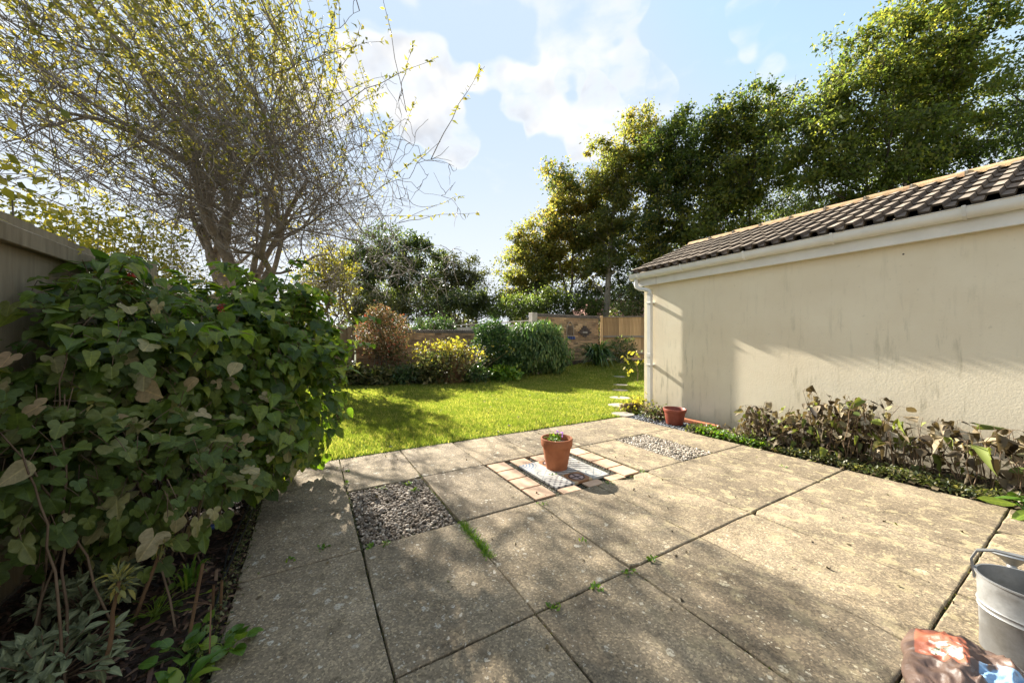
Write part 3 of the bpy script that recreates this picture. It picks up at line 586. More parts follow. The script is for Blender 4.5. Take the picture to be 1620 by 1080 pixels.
def brick_wall(name, label, p0, p1, z0, z1, zc, indiv_rows):
    p0 = np.array(p0); p1 = np.array(p1); ln = np.hypot(*(p1-p0)); an = math.atan2(p1[1]-p0[1], p1[0]-p0[0])
    r = thing(name, label, 'wall', (p0[0], p0[1], z0), an)
    Hh = z1-z0; ob('mortar', MB().box(0, ln, .006, .21, -.2, Hh).mesh('mortar', MC['mortar']), r)
    bme = MB().box(0, .213, 0, .1, 0, .063, .004).mesh('brick', MC['brick']); rest = MB(); nr = int(Hh/.075); cnt = 0
    for k_ in range(nr):
        z = Hh-.075*(k_+1); x = -.1125 if k_ % 2 else 0.
        while x < ln-.1:
            x0 = max(x, 0.); x1 = min(x+.213, ln)
            if k_ < indiv_rows and cnt < 300:
                o = bpy.data.objects.new('brick', bme); COL.objects.link(o); o.parent = r; o.location = (x0, rng.normal()*.0015, z); o.scale = ((x1-x0)/.213, 1, 1); cnt += 1
            else: rest.box(x0, x1, 0, .1, z, z+.063, .003)
            x += .225
    if rest.V: ob('lower_bricks', rest.mesh('lower_bricks', MC['brick']), r, kind='stuff')
    cp = MB(); x = -.01
    while x < ln: cp.box(x, x+.066, -.012, .222, Hh+.002, Hh+zc, .004); x += .075
    ob('coping', cp.mesh('coping', MC['coping']), r, kind='stuff')
    return r
w1 = brick_wall('brick_wall', 'low shaded brick wall with dark coping behind the russet and yellow shrubs', (-4.98, 11.2), (.80, 12.93), 0., 1.49, .11, 11)
W2a, W2b = np.array((.93, 13.05)), np.array((3.55, 14.40))
w2 = brick_wall('brick_wall', 'taller sunlit brick wall with arch ornament left of the golden fence', W2a, W2b, .15, 2.13, .115, 26)
ob('pier', MB().box(-.22, -.004, -.03, .23, -.2, 2.12, .008).mesh('pier', MC['concrete']), w2)
# stepped dark brick ornament and arch on wall 2
wan = math.atan2(W2b[1]-W2a[1], W2b[0]-W2a[0])
def on_w2(s, z, off=-.01): d = (W2b-W2a)/np.hypot(*(W2b-W2a)); n_ = np.array((d[1], -d[0])); q = W2a+d*s; return (q[0]-n_[0]*off, q[1]-n_[1]*off, z)
s_arch = 1.50; s_orn = 2.22
ar = thing('wall_arch', 'pointed arch trellis ornament hung on the taller brick wall', 'wall ornament', on_w2(s_arch, 1.42, -.004), wan)
apts = [(-.17, -.02, 0), (-.17, -.02, .22), (-.155, -.02, .34), (-.11, -.02, .44), (-.05, -.02, .52), (0, -.02, .56)]
am = MB(); am.tube(apts+[(-x, y, z) for x, y, z in apts[-2::-1]], .016, 6); am.tube([(-.17, -.02, 0), (.17, -.02, 0)], .014, 6)
ob('frame', am.mesh('frame', MC['wood_rail'], True), ar)
lm = MB()
for k_ in range(-3, 4):
    lm.tube([(k_*.07-.12, -.018, .02), (k_*.07+.10, -.018, .42)] if abs(k_) < 2 else [(k_*.05, -.018, .01), (k_*.05, -.018, .30)], .006, 4); lm.tube([(k_*.04+.1, -.014, .03), (k_*.04-.09, -.014, .38)], .006, 4)
ob('lattice', lm.mesh('lattice', MC['drystem']), ar)
pl = MB().box(-.13, .13, -.006, -.002, .02, .40).mesh('backing', MC['coping']); ob('backing', pl, ar)
sh = thing('wall_shelf', 'small slotted blue-black rack under the arch ornament on the wall', 'rack', on_w2(s_arch+.05, 1.28, -.004), wan)
ob('back', MB().box(-.19, .19, -.03, -.002, 0, .12, .003).mesh('back', MC['brickdark']), sh)
for k_ in range(4): ob('slot', MB().box(-.175+k_*.095, -.12+k_*.095, -.06, -.031, .005, .115, .004).mesh('slot', MC['bluegrey']), sh)
orn = thing('brick_ornament', 'stepped lozenge of dark bricks with pale centre set on the brick wall', 'wall ornament', on_w2(s_orn, 1.38, -.004), wan)
for z, hw in ((.0, .09), (.075, .20), (.225, .24), (.30, .16), (.375, .09)):
    x = -hw
    while x < hw-.01: ob('brick', MB().box(x, min(x+.2, hw)-.008, -.045, -.002, z, z+.066, .004).mesh('brick', MC['brickdark']), orn); x += .2
for s_ in (-1, 1): ob('brick', MB().box(min(s_*.31, s_*.13), max(s_*.31, s_*.13), -.045, -.002, .150, .216, .004).mesh('brick', MC['brickdark']), orn)
ob('centre', MB().box(-.115, .115, -.055, -.002, .152, .215, .004).mesh('centre', MC['concrete']), orn)
# pale neighbour wall running away behind
q0, q1 = np.array((.70, 13.25)), np.array((-7.2, 22.2)); an = math.atan2(*(q1-q0)[::-1]); ln = np.hypot(*(q1-q0))
pw = thing('panel_wall', 'pale panelled boundary wall running away behind the brick wall', 'wall', (q0[0], q0[1], .1), an)
np_ = int(ln/1.9)
for k_ in range(np_):
    for t in range(5): ob('panel', MB().box(k_*1.9+.06, k_*1.9+1.84, -.025, .025, .05+t*.345, .05+t*.345+.335, .008).mesh('panel', MC['concrete']), pw)
    ob('post', MB().box(k_*1.9-.05, k_*1.9+.05, -.06, .06, -.1, 1.86, .01).mesh('post', MC['concrete']), pw)
ob('coping', MB().box(-.05, ln-.3, -.06, .06, 1.862, 1.90, .01).mesh('coping', MC['concrete']), pw)
# far house glimpsed through the trees
hs = thing('house', 'distant house with red tiled roof glimpsed through the tree trunks', 'house', (14.2, 46, .5), .25)
ob('wall', MB().box(-6, 6, -4, 4, 0, 3.6).mesh('wall', MC['farwall']), hs)
ob('roof', MB().add([(-6.4, -4.4, 3.55), (6.4, -4.4, 3.55), (6.4, 4.4, 3.55), (-6.4, 4.4, 3.55), (-5, 0, 6.2), (5, 0, 6.2)], [(0, 1, 5, 4), (2, 3, 4, 5), (1, 2, 5), (3, 0, 4), (3, 2, 1, 0)]).mesh('roof', MC['slateroof']), hs)
for k_ in range(3): ob('window', MB().box(-4.4+k_*3.4, -3+k_*3.4, -4.05, -3.99, 1.1, 2.4, .02).mesh('window', MC['blackpl']), hs)
sd = thing('shed', 'dark sloping shed roof behind the yellow hedge on the left', 'shed', L(-4.3, -2.2), math.radians(30))
ob('wall', MB().box(-1.1, 1.1, -1.9, 1.9, 0, 2.0).mesh('wall', MC['wood_old']), sd)
ob('roof', MB().add([(-1.25, -2, 1.95), (1.25, -2, 1.95), (1.25, 2, 1.95), (-1.25, 2, 1.95), (0, -2, 2.6), (0, 2, 2.6)], [(0, 4, 5, 3), (1, 2, 5, 4), (0, 1, 4), (2, 3, 5), (3, 2, 1, 0)]).mesh('roof', MC['darkroof']), sd)

# ---------------------------------------------------------------- trees
def bez(p0, p1, p2, n): t = np.linspace(0, 1, n)[:, None]; return (1-t)**2*p0+2*t*(1-t)*p1+t*t*p2
def wob(P, s): W_ = rng.normal(size=P.shape)*s; W_[0] = 0; return P+W_
def tree(label, ubase, Y, blobs, mleaf, nleaf=42000, nclump=170, lsz=.13, trunks=1, tr=.16, mtr='bark', lean=0., sig=.36, group=None, name='tree', depth=.75, extra=None, cat='tree', basev=None):
    nclump = int(nclump*1.35); sig *= .74; lsz *= 1.30; nleaf = int(nleaf*.60)
    x0 = (ubase-810)/F*Y; z0 = float(G(x0, Y)); base = np.array((x0, Y, z0))
    r = thing(name, label, cat, base, 0, group)
    cs_ = np.array([at(u, v, Y+dy) for u, v, ru, rv, dy in blobs]); rs = np.array([(ru/F*Y, max(ru, rv)/F*Y*depth, rv/F*Y) for u, v, ru, rv, dy in blobs])
    vol = rs.prod(1); idx = rng.choice(len(blobs), nclump, p=vol/vol.sum())
    rad = rng.random(nclump)**.42
    od = rdir(nclump); C = cs_[idx]+od*rad[:, None]*rs[idx]*(1+.16*np.sin(od[:, :1]*5+idx[:, None]*2.3)*np.sin(od[:, 2:]*6+Y)); C = C[C[:, 2] > z0+.5]
    tl = []; zt = (cs_[:, 2]+rs[:, 2]*.5).max(); cx = np.average(cs_, axis=0, weights=vol)
    stems = []
    for t in range(trunks):
        b0 = base+np.array((rng.normal()*.25*(trunks > 1), rng.normal()*.25*(trunks > 1), -.1))
        tgt = cs_[rng.integers(len(cs_))] if trunks > 1 else cx
        top = np.array((tgt[0]+rng.normal()*.3, tgt[1]+rng.normal()*.3, zt if trunks == 1 else tgt[2]+.3*rs[0, 2]))
        mid = (b0*.6+top*.4)+np.array((-(top-b0)[0]*.3+rng.normal()*.2, 0, .6)); P_ = wob(bez(b0, mid, top, 12), .07)
        tr_ = tr*(1 if trunks == 1 else .65); R_ = np.linspace(1, .12, 12)**.9*tr_; R_[0] *= 1.25; tl.append((P_, R_, 8)); stems.append((P_, R_))
    SP = np.concatenate([s[0][1:] for s in stems]); SR = np.concatenate([s[1][1:] for s in stems])
    nl = max(14, len(C)//6); sel = rng.choice(len(C), nl, replace=False); LP = [SP]; LR = [SR]
    for c in C[sel]:
        dd = np.linalg.norm(SP-c, axis=1)+np.where(SP[:, 2] > c[2]-.8, 3., 0.); k_ = dd.argmin(); s0 = SP[k_]; v = c-s0
        mid = s0+v*.5+np.array((v[0]*.12, v[1]*.12, -.08*np.linalg.norm(v))); P_ = wob(bez(s0, mid, c, 8), .06); R_ = np.linspace(max(SR[k_]*.55, .03), .012, 8); tl.append((P_, R_, 5)); LP.append(P_); LR.append(R_)
    LP = np.concatenate(LP); LR = np.concatenate(LR)
    for c in C:
        k_ = (np.linalg.norm(LP-c, axis=1)+np.where(LP[:, 2] > c[2], .6, 0.)).argmin(); P_ = wob(bez(LP[k_], (LP[k_]+c)/2+rng.normal(size=3)*.1, c, 4), .03); tl.append((P_, np.linspace(min(LR[k_], .03), .008, 4), 3))
        for _ in range(3):
            e = c+rdir(1)[0]*sig*1.6+np.array((0, 0, .45))*rng.random(); tl.append((np.array([c, (c+e)/2+rng.normal(size=3)*.04, e]), np.array([.010, .007, .003]), 3))
    if extra: tl += extra
    ob('trunk', tubes_mesh('trunk', tl, MC[mtr], base), r)
    n = nleaf; ci = rng.integers(len(C), size=n); tone = rng.random(len(C))
    csz = rng.uniform(.5, 1.5, len(C)); P = C[ci]+rng.normal(size=(n, 3))*sig*csz[ci][:, None]*np.array((1, 1, .62)); P[:, 2] += .25*np.abs(rng.normal(size=n))*(rng.random(n) < .12)
    out = nz(P-cx[None]); nrm = nz(rdir(n)*.9+out*.5+np.array((0, 0, .8))); tip = nz(rdir(n)+out*.4+np.array((0, 0, -.5)))
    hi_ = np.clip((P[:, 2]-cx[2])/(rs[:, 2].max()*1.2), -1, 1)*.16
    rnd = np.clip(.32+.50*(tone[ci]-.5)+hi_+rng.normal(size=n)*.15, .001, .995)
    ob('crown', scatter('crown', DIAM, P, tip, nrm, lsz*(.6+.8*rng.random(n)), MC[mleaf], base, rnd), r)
    return r
TG = 'trees beyond the garden'
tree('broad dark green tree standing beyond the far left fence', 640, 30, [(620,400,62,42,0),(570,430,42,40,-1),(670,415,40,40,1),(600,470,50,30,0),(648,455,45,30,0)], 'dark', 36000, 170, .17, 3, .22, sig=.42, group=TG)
tree('thin olive tree with bare upper twigs, right of the dark tree beyond the brick wall', 722, 33, [(715,430,40,38,0),(750,445,30,28,0),(700,460,40,28,0)], 'olive', 15000, 130, .16, 4, .16, sig=.42, group=TG)
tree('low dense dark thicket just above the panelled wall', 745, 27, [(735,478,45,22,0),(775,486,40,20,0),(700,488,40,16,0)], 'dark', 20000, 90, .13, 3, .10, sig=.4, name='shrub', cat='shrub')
tree('bushy green tree at the left end of the tall tree row', 850, 27, [(835,400,40,50,0),(812,440,34,44,0),(870,430,40,50,0),(840,470,45,28,0)], 'sycy', 34000, 170, .15, 3, .20, sig=.38, group=TG)
tree('tree with yellowing crown second from the left in the tall row', 900, 25.5, [(890,300,36,52,0),(920,330,46,60,0),(880,370,44,50,0),(935,400,50,55,0)], 'sycy', 42000, 190, .15, 2, .22, sig=.38, group=TG)
tree('tall tree with pale trunk and golden top above the golden fence', 958, 23.5, [(965,270,42,60,0),(1015,235,44,62,0),(990,330,56,60,0),(950,390,44,50,0)], 'sycy', 46000, 200, .14, 1, .26, 'bark_pale', sig=.35, group=TG)
tree('tall dark tree behind the far end of the garage roof', 1075, 21.5, [(1050,260,40,70,0),(1095,240,46,70,0),(1080,330,64,60,0),(1030,380,46,55,0)], 'syc', 46000, 200, .14, 2, .22, sig=.35, group=TG)
tree('dark twiggy tree with bare shoots above the middle of the garage roof', 1190, 19.5, [(1160,205,48,50,0),(1215,190,52,62,0),(1180,280,75,66,0),(1130,340,60,55,0)], 'syc', 50000, 220, .13, 3, .20, sig=.38, group=TG)
tree('large leaning sycamore with yellow tinged top, tallest in the row', 1350, 16, [(1400,110,105,80,0),(1330,165,62,70,0),(1480,70,90,80,0),(1550,60,60,75,-.5),(1500,160,88,75,0),(1400,230,110,70,0),(1310,280,75,62,0),(1275,215,60,75,0),(1390,290,80,45,0),(1475,255,70,45,0)], 'syc', 90000, 330, .125, 4, .26, sig=.36, group=TG)
tree('sparse small leaved tree at the right edge of the photo behind the roof', 1640, 15, [(1600,225,60,70,0),(1540,250,50,50,0),(1650,180,60,80,0)], 'syc', 12000, 110, .11, 2, .14, sig=.36, group=TG)
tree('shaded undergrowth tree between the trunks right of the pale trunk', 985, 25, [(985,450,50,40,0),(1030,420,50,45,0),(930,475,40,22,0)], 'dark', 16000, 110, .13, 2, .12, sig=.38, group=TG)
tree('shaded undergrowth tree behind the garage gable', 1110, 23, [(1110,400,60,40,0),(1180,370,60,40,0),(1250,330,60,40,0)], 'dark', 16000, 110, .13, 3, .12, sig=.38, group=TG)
tree('yellow leaved small tree over the far left fence', 520, 10.3, [(525,415,38,32,0),(505,455,44,40,0),(545,450,26,36,0),(475,475,30,30,0)], 'yellow', 6500, 90, .07, 3, .05, 'twig', sig=.17, name='small_tree')
tree('white flecked evergreen shrub showing above the brick wall coping', 690, 14, [(690,517,40,14,0),(665,521,22,12,0)], 'bamboo', 3500, 50, .07, 3, .04, 'twig', sig=.10, name='shrub', cat='shrub')

tree('low leafy thicket behind the coping between dark tree and olive tree', 660, 26, [(600,490,50,22,0),(655,492,45,20,0),(560,495,40,22,0)], 'olive', 12000, 80, .13, 3, .08, sig=.4, name='shrub', cat='shrub')
tree('dense leafy thicket above the taller brick wall', 850, 22, [(830,485,50,24,0),(880,482,40,26,0),(920,488,40,22,0)], 'syc', 15000, 100, .11, 3, .08, sig=.36, name='shrub', cat='shrub')
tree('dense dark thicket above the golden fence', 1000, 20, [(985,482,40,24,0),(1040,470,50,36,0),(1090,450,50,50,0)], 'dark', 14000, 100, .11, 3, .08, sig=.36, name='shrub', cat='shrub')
n = 30000; P = np.stack([rng.uniform(-48, 62, n), rng.uniform(38, 44, n), rng.random(n)**.8*4.6], -1); P[:, 2] = P[:, 2]*(.72+.2*np.sin(P[:, 0]*.7)+.12*np.sin(P[:, 0]*2.3))+.3
ob('hedgerow', scatter('hedgerow', DIAM, P, rdir(n), rdir(n)+np.array((0, 0, .6)), rng.uniform(.3, .7, n), MC['olive']), kind='stuff', label='far hedgerow closing the view low down behind the tree trunks', category='hedgerow')
# yellow hedge behind the left fence
hb = L(-2.1, -1.2); hg = thing('hedge', 'bright yellow green hedge rising behind the left fence', 'hedge', hb)
cl = np.array([L(a_, b_, z_) for a_, b_, z_ in zip(rng.uniform(-2.9, -1.7, 240), rng.uniform(-5.0, 1.3, 240), rng.uniform(.9, 2.3, 240))])
cl[:, 2] += .25*np.sin(cl[:, 1]*2.)
tl = [(wob(bez(np.array((c[0], c[1], 0.)), np.array((c[0], c[1], c[2]*.6)), c+np.array((.1, 0, .1)), 6), .03), np.linspace(.014, .004, 6), 4) for c in cl]
ob('stems', tubes_mesh('stems', tl, MC['twig'], hb), hg)
n = 26000; ci = rng.integers(240, size=n); P = cl[ci]+rng.normal(size=(n, 3))*.17; up = np.array((0, 0, 1.))
ob('leaves', scatter('leaves', DIAM, P, nz(rdir(n)+up*.3), nz(rdir(n)+up*.7), .055*(.6+.7*rng.random(n)), MC['yellow'], hb), hg)

# bare autumn tree on the left
rng = np.random.default_rng(33)
tb = np.array((-5.75, 7.25, 0.)); bt = thing('bare_tree', 'large twiggy autumn tree with long yellow leaved shoots on the left', 'tree', tb)
TLb = []; tips = []
def grow(p, d, ln, r, lev):
    n = 6; P_ = [p]; dd = d.copy()
    for i in range(n):
        dd = nz(dd+rng.normal(size=3)*(.20 if lev < 2 else .27)+np.array((0, 0, .05 if lev < 3 else -.02))); P_.append(P_[-1]+dd*ln/n)
    P_ = np.array(P_); R_ = np.linspace(r, r*.55, n+1); TLb.append((P_, R_, 8 if lev == 0 else (5 if lev < 3 else 3)))
    tips.append((P_[-1], dd, lev)); tips.append((P_[3], dd, lev))
    if lev >= 5: return
    for _ in range([5, 5, 4, 3, 2][lev]):
        k_ = rng.integers(2, n+1); t = nz(rng.normal(size=3)); nd = nz(dd*.75+t*.85+np.array((0, 0, .12)))
        grow(P_[k_], nd, ln*rng.uniform(.55, .78), max(R_[k_]*rng.uniform(.42, .62), .0055), lev+1)
for tu, tv, ty, r in ((395, 215, 7.0, .12), (330, 330, 7.3, .085), (300, 250, 7.6, .09), (450, 320, 6.8, .07), (350, 250, 7.9, .08), (505, 300, 6.7, .07), (545, 350, 6.5, .055), (470, 250, 6.9, .06)):
    b0 = tb+np.array((0, 0, -.1)); t_ = at(tu, tv, ty); s0 = tb+np.array(((t_-tb)[0]*.2, 0, 1.9+rng.random()*.3))
    P_ = wob(bez(b0, tb+np.array((0, 0, 1.4)), s0, 6), .02); TLb.append((P_, np.linspace(r*1.25, r, 6), 9))
    v = t_-s0; grow(s0, nz(v+np.array((0, 0, -.1))), np.linalg.norm(v)*.92, r, 0)
print('branches', len(TLb))
ct = at(345, 330, 7.2); LP_, LT, LN = [], [], []; cand = [t for t in tips if t[2] >= 1 and t[0][2] > 2.6]
nsh = 450
for k_ in range(nsh):
    p, d, lev = cand[rng.integers(len(cand))]; outd = nz(p-ct)
    if k_ < nsh*.72: dirn = nz(np.array((-.95, -.55, .60))*rng.uniform(.5, 1.3)+outd*.6+np.array((0, 0, .35))+rng.normal(size=3)*.16); ln = rng.uniform(1.8, 4.2)
    elif k_ < nsh*.86: dirn = nz(np.array((.1, -.3, 1.0))+outd*.5+rng.normal(size=3)*.2); ln = rng.uniform(1.0, 2.6)
    else: dirn = nz(np.array((.9, -.15, .42))+outd*.5+rng.normal(size=3)*.26); ln = rng.uniform(1.0, 2.1)
    e = p+dirn*ln+np.array((0, 0, -.04*ln)); P_ = wob(bez(p, p+dirn*ln*.5+np.array((0, 0, .06)), e, 8), .015); TLb.append((P_, np.linspace(.0085, .0025, 8), 3))
    nlv = int(ln*(19 if k_ < nsh*.86 else 12)); t = rng.uniform(.40, 1., nlv)*7; i0 = np.minimum(t.astype(int), 6); fr = (t-i0)[:, None]
    q = P_[i0]*(1-fr)+P_[i0+1]*fr; LP_.append(q+rng.normal(size=(nlv, 3))*.015); LT.append(nz(dirn*.5+rng.normal(size=(nlv, 3))*.7+np.array((0, 0, -.25)))); LN.append(rdir(nlv)+np.array((0, 0, .5)))
for k_ in range(350):
    p, d, lev = tips[rng.integers(len(tips))]; LP_.append(p[None]+rng.normal(size=(1, 3))*.05); LT.append(rdir(1)); LN.append(rdir(1))
ob('trunk', tubes_mesh('trunk', TLb, MC['twig'], tb), bt)
P = np.concatenate(LP_); print('shoot leaves', len(P))
OV2 = fan_leaf([(.02, 0), (.26, .45), (0, 1)], .3, .2)
ob('leaves', scatter('leaves', OV2, P, np.concatenate(LT), np.concatenate(LN), .095*(.55+.7*rng.random(len(P))), MC['shoot'], tb, w=rng.uniform(.55, .95, len(P))), bt)

# ---------------------------------------------------------------- border shrubs at the back
rng = np.random.default_rng(12)
def bush(name, label, cat, base, ells, tpl, mleaf, n, lsz, mode='up', stems=14, mst='twig', shell=.35, group=None, w=None, smooth=False, cut=.05):
    base = np.array(base, float); r = thing(name, label, cat, base, 0, group)
    cs_ = np.array([e[0] for e in ells]); rs = np.array([e[1] for e in ells]); vol = rs.prod(1); idx = rng.choice(len(ells), n, p=vol/vol.sum())
    rad = rng.random(n)**shell; o = rdir(n); P = cs_[idx]+o*rad[:, None]*rs[idx]*(1+.20*np.sin(o[:, :1]*7+idx[:, None]*2)*np.sin(o[:, 2:]*6+base[0]*3))+rng.normal(size=(n, 3))*.02*(1+3*(rng.random(n) < .08))[:, None]; keep = P[:, 2] > base[2]+cut; P = P[keep]; o = o[keep]; idx = idx[keep]; n = len(P)
    tl = []
    for _ in range(stems):
        i = rng.integers(len(ells)); e = cs_[i]+rdir(1)[0]*rs[i]*.8; b0 = base+np.array((rng.normal()*.12, rng.normal()*.12, -.03)); tl.append((wob(bez(b0, np.array(((b0[0]+e[0])/2, (b0[1]+e[1])/2, max(e[2]*.75, .2))), e, 7), .02), np.linspace(.018, .005, 7), 4))
    if tl: ob('stems', tubes_mesh('stems', tl, MC[mst], base), r)
    if mode == 'up': tip = nz(o*.8+rdir(n)*.7+np.array((0, 0, .25))); nrm = nz(o*.6+rdir(n)*.6+np.array((0, 0, .9)))
    else: tip = nz(o*.5+rdir(n)*.45+np.array((0, 0, -.9))); nrm = nz(o+rdir(n)*.5+np.array((0, 0, .5)))
    ob('leaves', scatter('leaves', tpl, P, tip, nrm, lsz*(.6+.7*rng.random(n)), MC[mleaf], base, w=None if w is None else np.full(n, w), smooth=smooth), r)
    return r
def E(u, v, Y, ru, rv, dy=.8): return (at(u, v, Y), (ru/F*Y, max(ru, rv)/F*Y*dy, rv/F*Y))
bush('bush', 'rounded russet and red tinged bush in front of the far left fence', 'bush', at(603, 606, 10.3)*[1,1,0], [E(605,528,10.3,42,36), E(600,500,10.3,24,18), E(615,555,10.3,30,24)], OVAL, 'red', 9500, .055)
bush('bush', 'glossy round evergreen bush left of the drooping leaved bush', 'bush', at(786, 598, 10.9)*[1,1,0], [E(785,545,10.9,36,38), E(775,530,10.9,26,24), E(800,575,10.9,34,22)], OVAL, 'evergreen', 8500, .07)
bush('bush', 'dense leafy bush with pale drooping leaves before the brick walls', 'bush', at(852, 594, 11.3)*[1,1,0]+[0,0,.1], [E(845,548,11.3,46,38), E(872,556,11.3,34,34), E(828,535,11.3,24,26), E(850,520,11.3,40,14)], LANCE, 'bamboo', 10500, .15, 'down', shell=.4)
# shrub with yellow tops and many stems
yb = at(714, 606, 10.1)*[1, 1, 0]; ysh = thing('stemmy_shrub', 'bushy shrub with many bare upright stems and bright yellow top leaves', 'shrub', yb)
tl, tp = [], []
for _ in range(170):
    a_ = rng.normal(size=2)*.30; t_ = yb+np.array((a_[0]*1.9, a_[1], rng.uniform(.75, 1.27)-abs(a_[0])*.25)); b0 = yb+np.array((a_[0]*.5, a_[1]*.5, -.02)); tl.append((wob(bez(b0, (b0+t_)/2+np.array((0, 0, .15)), t_, 6), .015), np.linspace(.007, .004, 6), 3)); tp.append(t_)
ob('stems', tubes_mesh('stems', tl, MC['cane'], yb), ysh); tp = np.array(tp); n = 620; P = tp[rng.integers(len(tp), size=n)]+rng.normal(size=(n, 3))*.07
ob('yellow_leaves', scatter('yellow_leaves', OVAL, P, nz(rdir(n)+up*.5), rdir(n)+up, .095*(.6+.6*rng.random(n)), MC['yellow'], yb), ysh)
n = 1300; P = yb+np.stack([rng.normal(size=n)*.45-.25, rng.normal(size=n)*.3-.1, rng.uniform(.1, .95, n)], -1)
ob('lower_leaves', scatter('lower_leaves', OVAL, P, rdir(n)+np.array((0, 0, -.3)), rdir(n)+up, .10*(.6+.6*rng.random(n)), MC['fern'], yb), ysh)
lows = [(560, 592, 9.6, 22, 16, 'fern', 'low grassy clump under the far left fence'), (598, 596, 9.7, 30, 14, 'fern', 'low dark clump beneath the russet bush'), (640, 594, 9.8, 24, 16, 'strap', 'low arching clump right of the russet bush'),
        (676, 590, 9.9, 22, 20, 'fern', 'leafy clump left of the stemmy yellow topped shrub'), (752, 592, 10.1, 20, 14, 'strap', 'spreading low clump between the yellow topped shrub and the evergreen'), (800, 592, 10.4, 26, 12, 'fresh', 'small fresh green plant at the foot of the evergreen bush')]
for u, v, Y_, ru, rv, mm, lab in lows: bush('low_plant', lab, 'plant', at(u, 606, Y_)*[1, 1, 0], [E(u, v, Y_, ru, rv)], LANCE if mm == 'strap' else OVAL, mm, 900, .12, 'up', 6, 'drystem', .6)
# strap leaved clump
def clump(name, label, cat, base, n, hmin, hmax, spread, mm, wd=1., droop=.5, parent=None):
    base = np.array(base, float); tl = []; V, Fc, rn, b0 = [], [], [], 0
    for _ in range(n):
        a_ = rng.random()*6.283; h_ = rng.uniform(hmin, hmax); s_ = spread*rng.uniform(.3, 1.); d = np.array((math.cos(a_), math.sin(a_), 0)); p0 = d*rng.random()*.05
        P_ = bez(p0, p0+d*s_*.35+np.array((0, 0, h_*1.25)), p0+d*s_+np.array((0, 0, h_*(1-droop*rng.random()*1.4))), 7); side = np.array((-d[1], d[0], 0)); w_ = np.array([.6, 1, 1, .9, .7, .4, .02])*.012*wd
        for q in range(7): V += [P_[q]-side*w_[q], P_[q]-np.array((0, 0, w_[q]*.5)), P_[q]+side*w_[q]]
        for q in range(6): Fc += [(b0+q*3, b0+q*3+1, b0+q*3+4, b0+q*3+3), (b0+q*3+1, b0+q*3+2, b0+q*3+5, b0+q*3+4)]
        b0 += 21; rn += [rng.random()]*21
    me = mesh_np('leaves', np.array(V), np.array(Fc), MC[mm], rn)
    if parent is not None: return ob(name, me, parent, loc=base)
    r = thing(name, label, cat, base); ob('leaves', me, r); return r
q = at(945, 577, 12.4); q[2] = float(G(q[0], q[1]))
clump('strap_plant', 'dark strap leaved clump beneath the brick lozenge ornament', 'plant', q, 260, .45, .95, .95, 'strap', 3.0, .75)
q = at(985, 574, 12.9); q[2] = float(G(q[0], q[1]))
bush('fern', 'dark ferny plant right of the strap leaved clump by the golden fence', 'plant', q, [((q[0], q[1], q[2]+.5), (.55, .4, .45))], LANCE, 'dark', 900, .12)
# yellow sapling near garage corner
q = at(1008, 594, 10.0); q[2] = float(G(q[0], q[1])); sp_ = thing('sapling', 'slender sapling with few yellow leaves beside the garage corner', 'sapling', q)
tl = [(np.array([q, q+(.03, 0, .3), q+(-.05, 0, .6), q+(-.02, 0, .85)]), np.array([.010, .008, .006, .003]), 5), (np.array([q+(.03, 0, .3), q+(-.12, 0, .42), q+(-.25, 0, .40)]), np.array([.006, .004, .002]), 4), (np.array([q+(-.05, 0, .6), q+(-.2, 0, .70), q+(-.28, 0, .66)]), np.array([.006, .004, .002]), 4), (np.array([q+(-.05, 0, .55), q+(.12, 0, .66), q+(.2, 0, .64)]), np.array([.006, .004, .002]), 4)]
ob('stem', tubes_mesh('stem', tl, MC['drystem'], q), sp_)
n = 26; ends = [t[0][-1] for t in tl]; P = np.array([ends[i % 4]+rng.normal(size=3)*.07 for i in range(n)])
ob('leaves', scatter('leaves', OVAL, P, rdir(n)+np.array((0, 0, -.6)), rdir(n)+up*.5, .13, MC['yellow'], q), sp_)
# weeds at the foot of the downpipe
q = L(4.62, -1.05); bush('weed_clump', 'yellow green weeds at the foot of the downpipe', 'weeds', q, [((q[0], q[1], .10), (.28, .2, .16)), ((q[0]-.2, q[1]-.0, .05), (.2, .12, .10))], OVAL, 'yellow', 420, .05, 'up', 26, 'drystem', .7, cut=.0)
q = L(4.45, -.55); bush('weed_clump', 'sprawling small leaved weeds between the downpipe and the red pot', 'weeds', q, [((q[0], q[1], .07), (.25, .3, .12))], OVAL, 'fern', 380, .045, 'up', 16, 'drystem', .7, cut=.0)

# ---------------------------------------------------------------- pots
def pot(name, label, base, mt, R, r0, h, rim, tilt=0):
    o = thing(name, label, 'plant pot', base); o.rotation_euler = (tilt, 0, .3)
    ri = R-.012
    ob('body', MB().lathe([(0.001, .0), (r0, 0), (r0+.002, .004), (r0+(R-.012-r0)*.98, h-rim-.002), (R-.010, h-rim), (R-.011, h-rim-.001)], 40).mesh('body', MC[mt], True), o)
    ob('rim', MB().lathe([(R-.014, h-rim), (R-.002, h-rim+.002), (R, h-rim+.008), (R+.003, h-.006), (R, h), (R-.008, h+.001), (R-.013, h-.004), (r0+(R-r0)*.80-.01, h-.07), (r0*.9, .02)], 40).mesh('rim', MC[mt], True), o)
    ob('soil', MB().lathe([(0.001, h-.05), (R*.5, h-.045), (R-.022, h-.052)], 24).mesh('soil', MC['soil'], True), o); return o
pb = gp(882, 743, .006)+np.array((.0, .06, 0))
pot('flower_pot', 'terracotta flower pot standing on the patterned tiles', pb, 'terracotta', .147, .098, .285, .075)
pl_ = thing('potted_plant', 'small lime green seedling with one purple flower in the terracotta pot', 'plant', pb+np.array((0, 0, .235)))
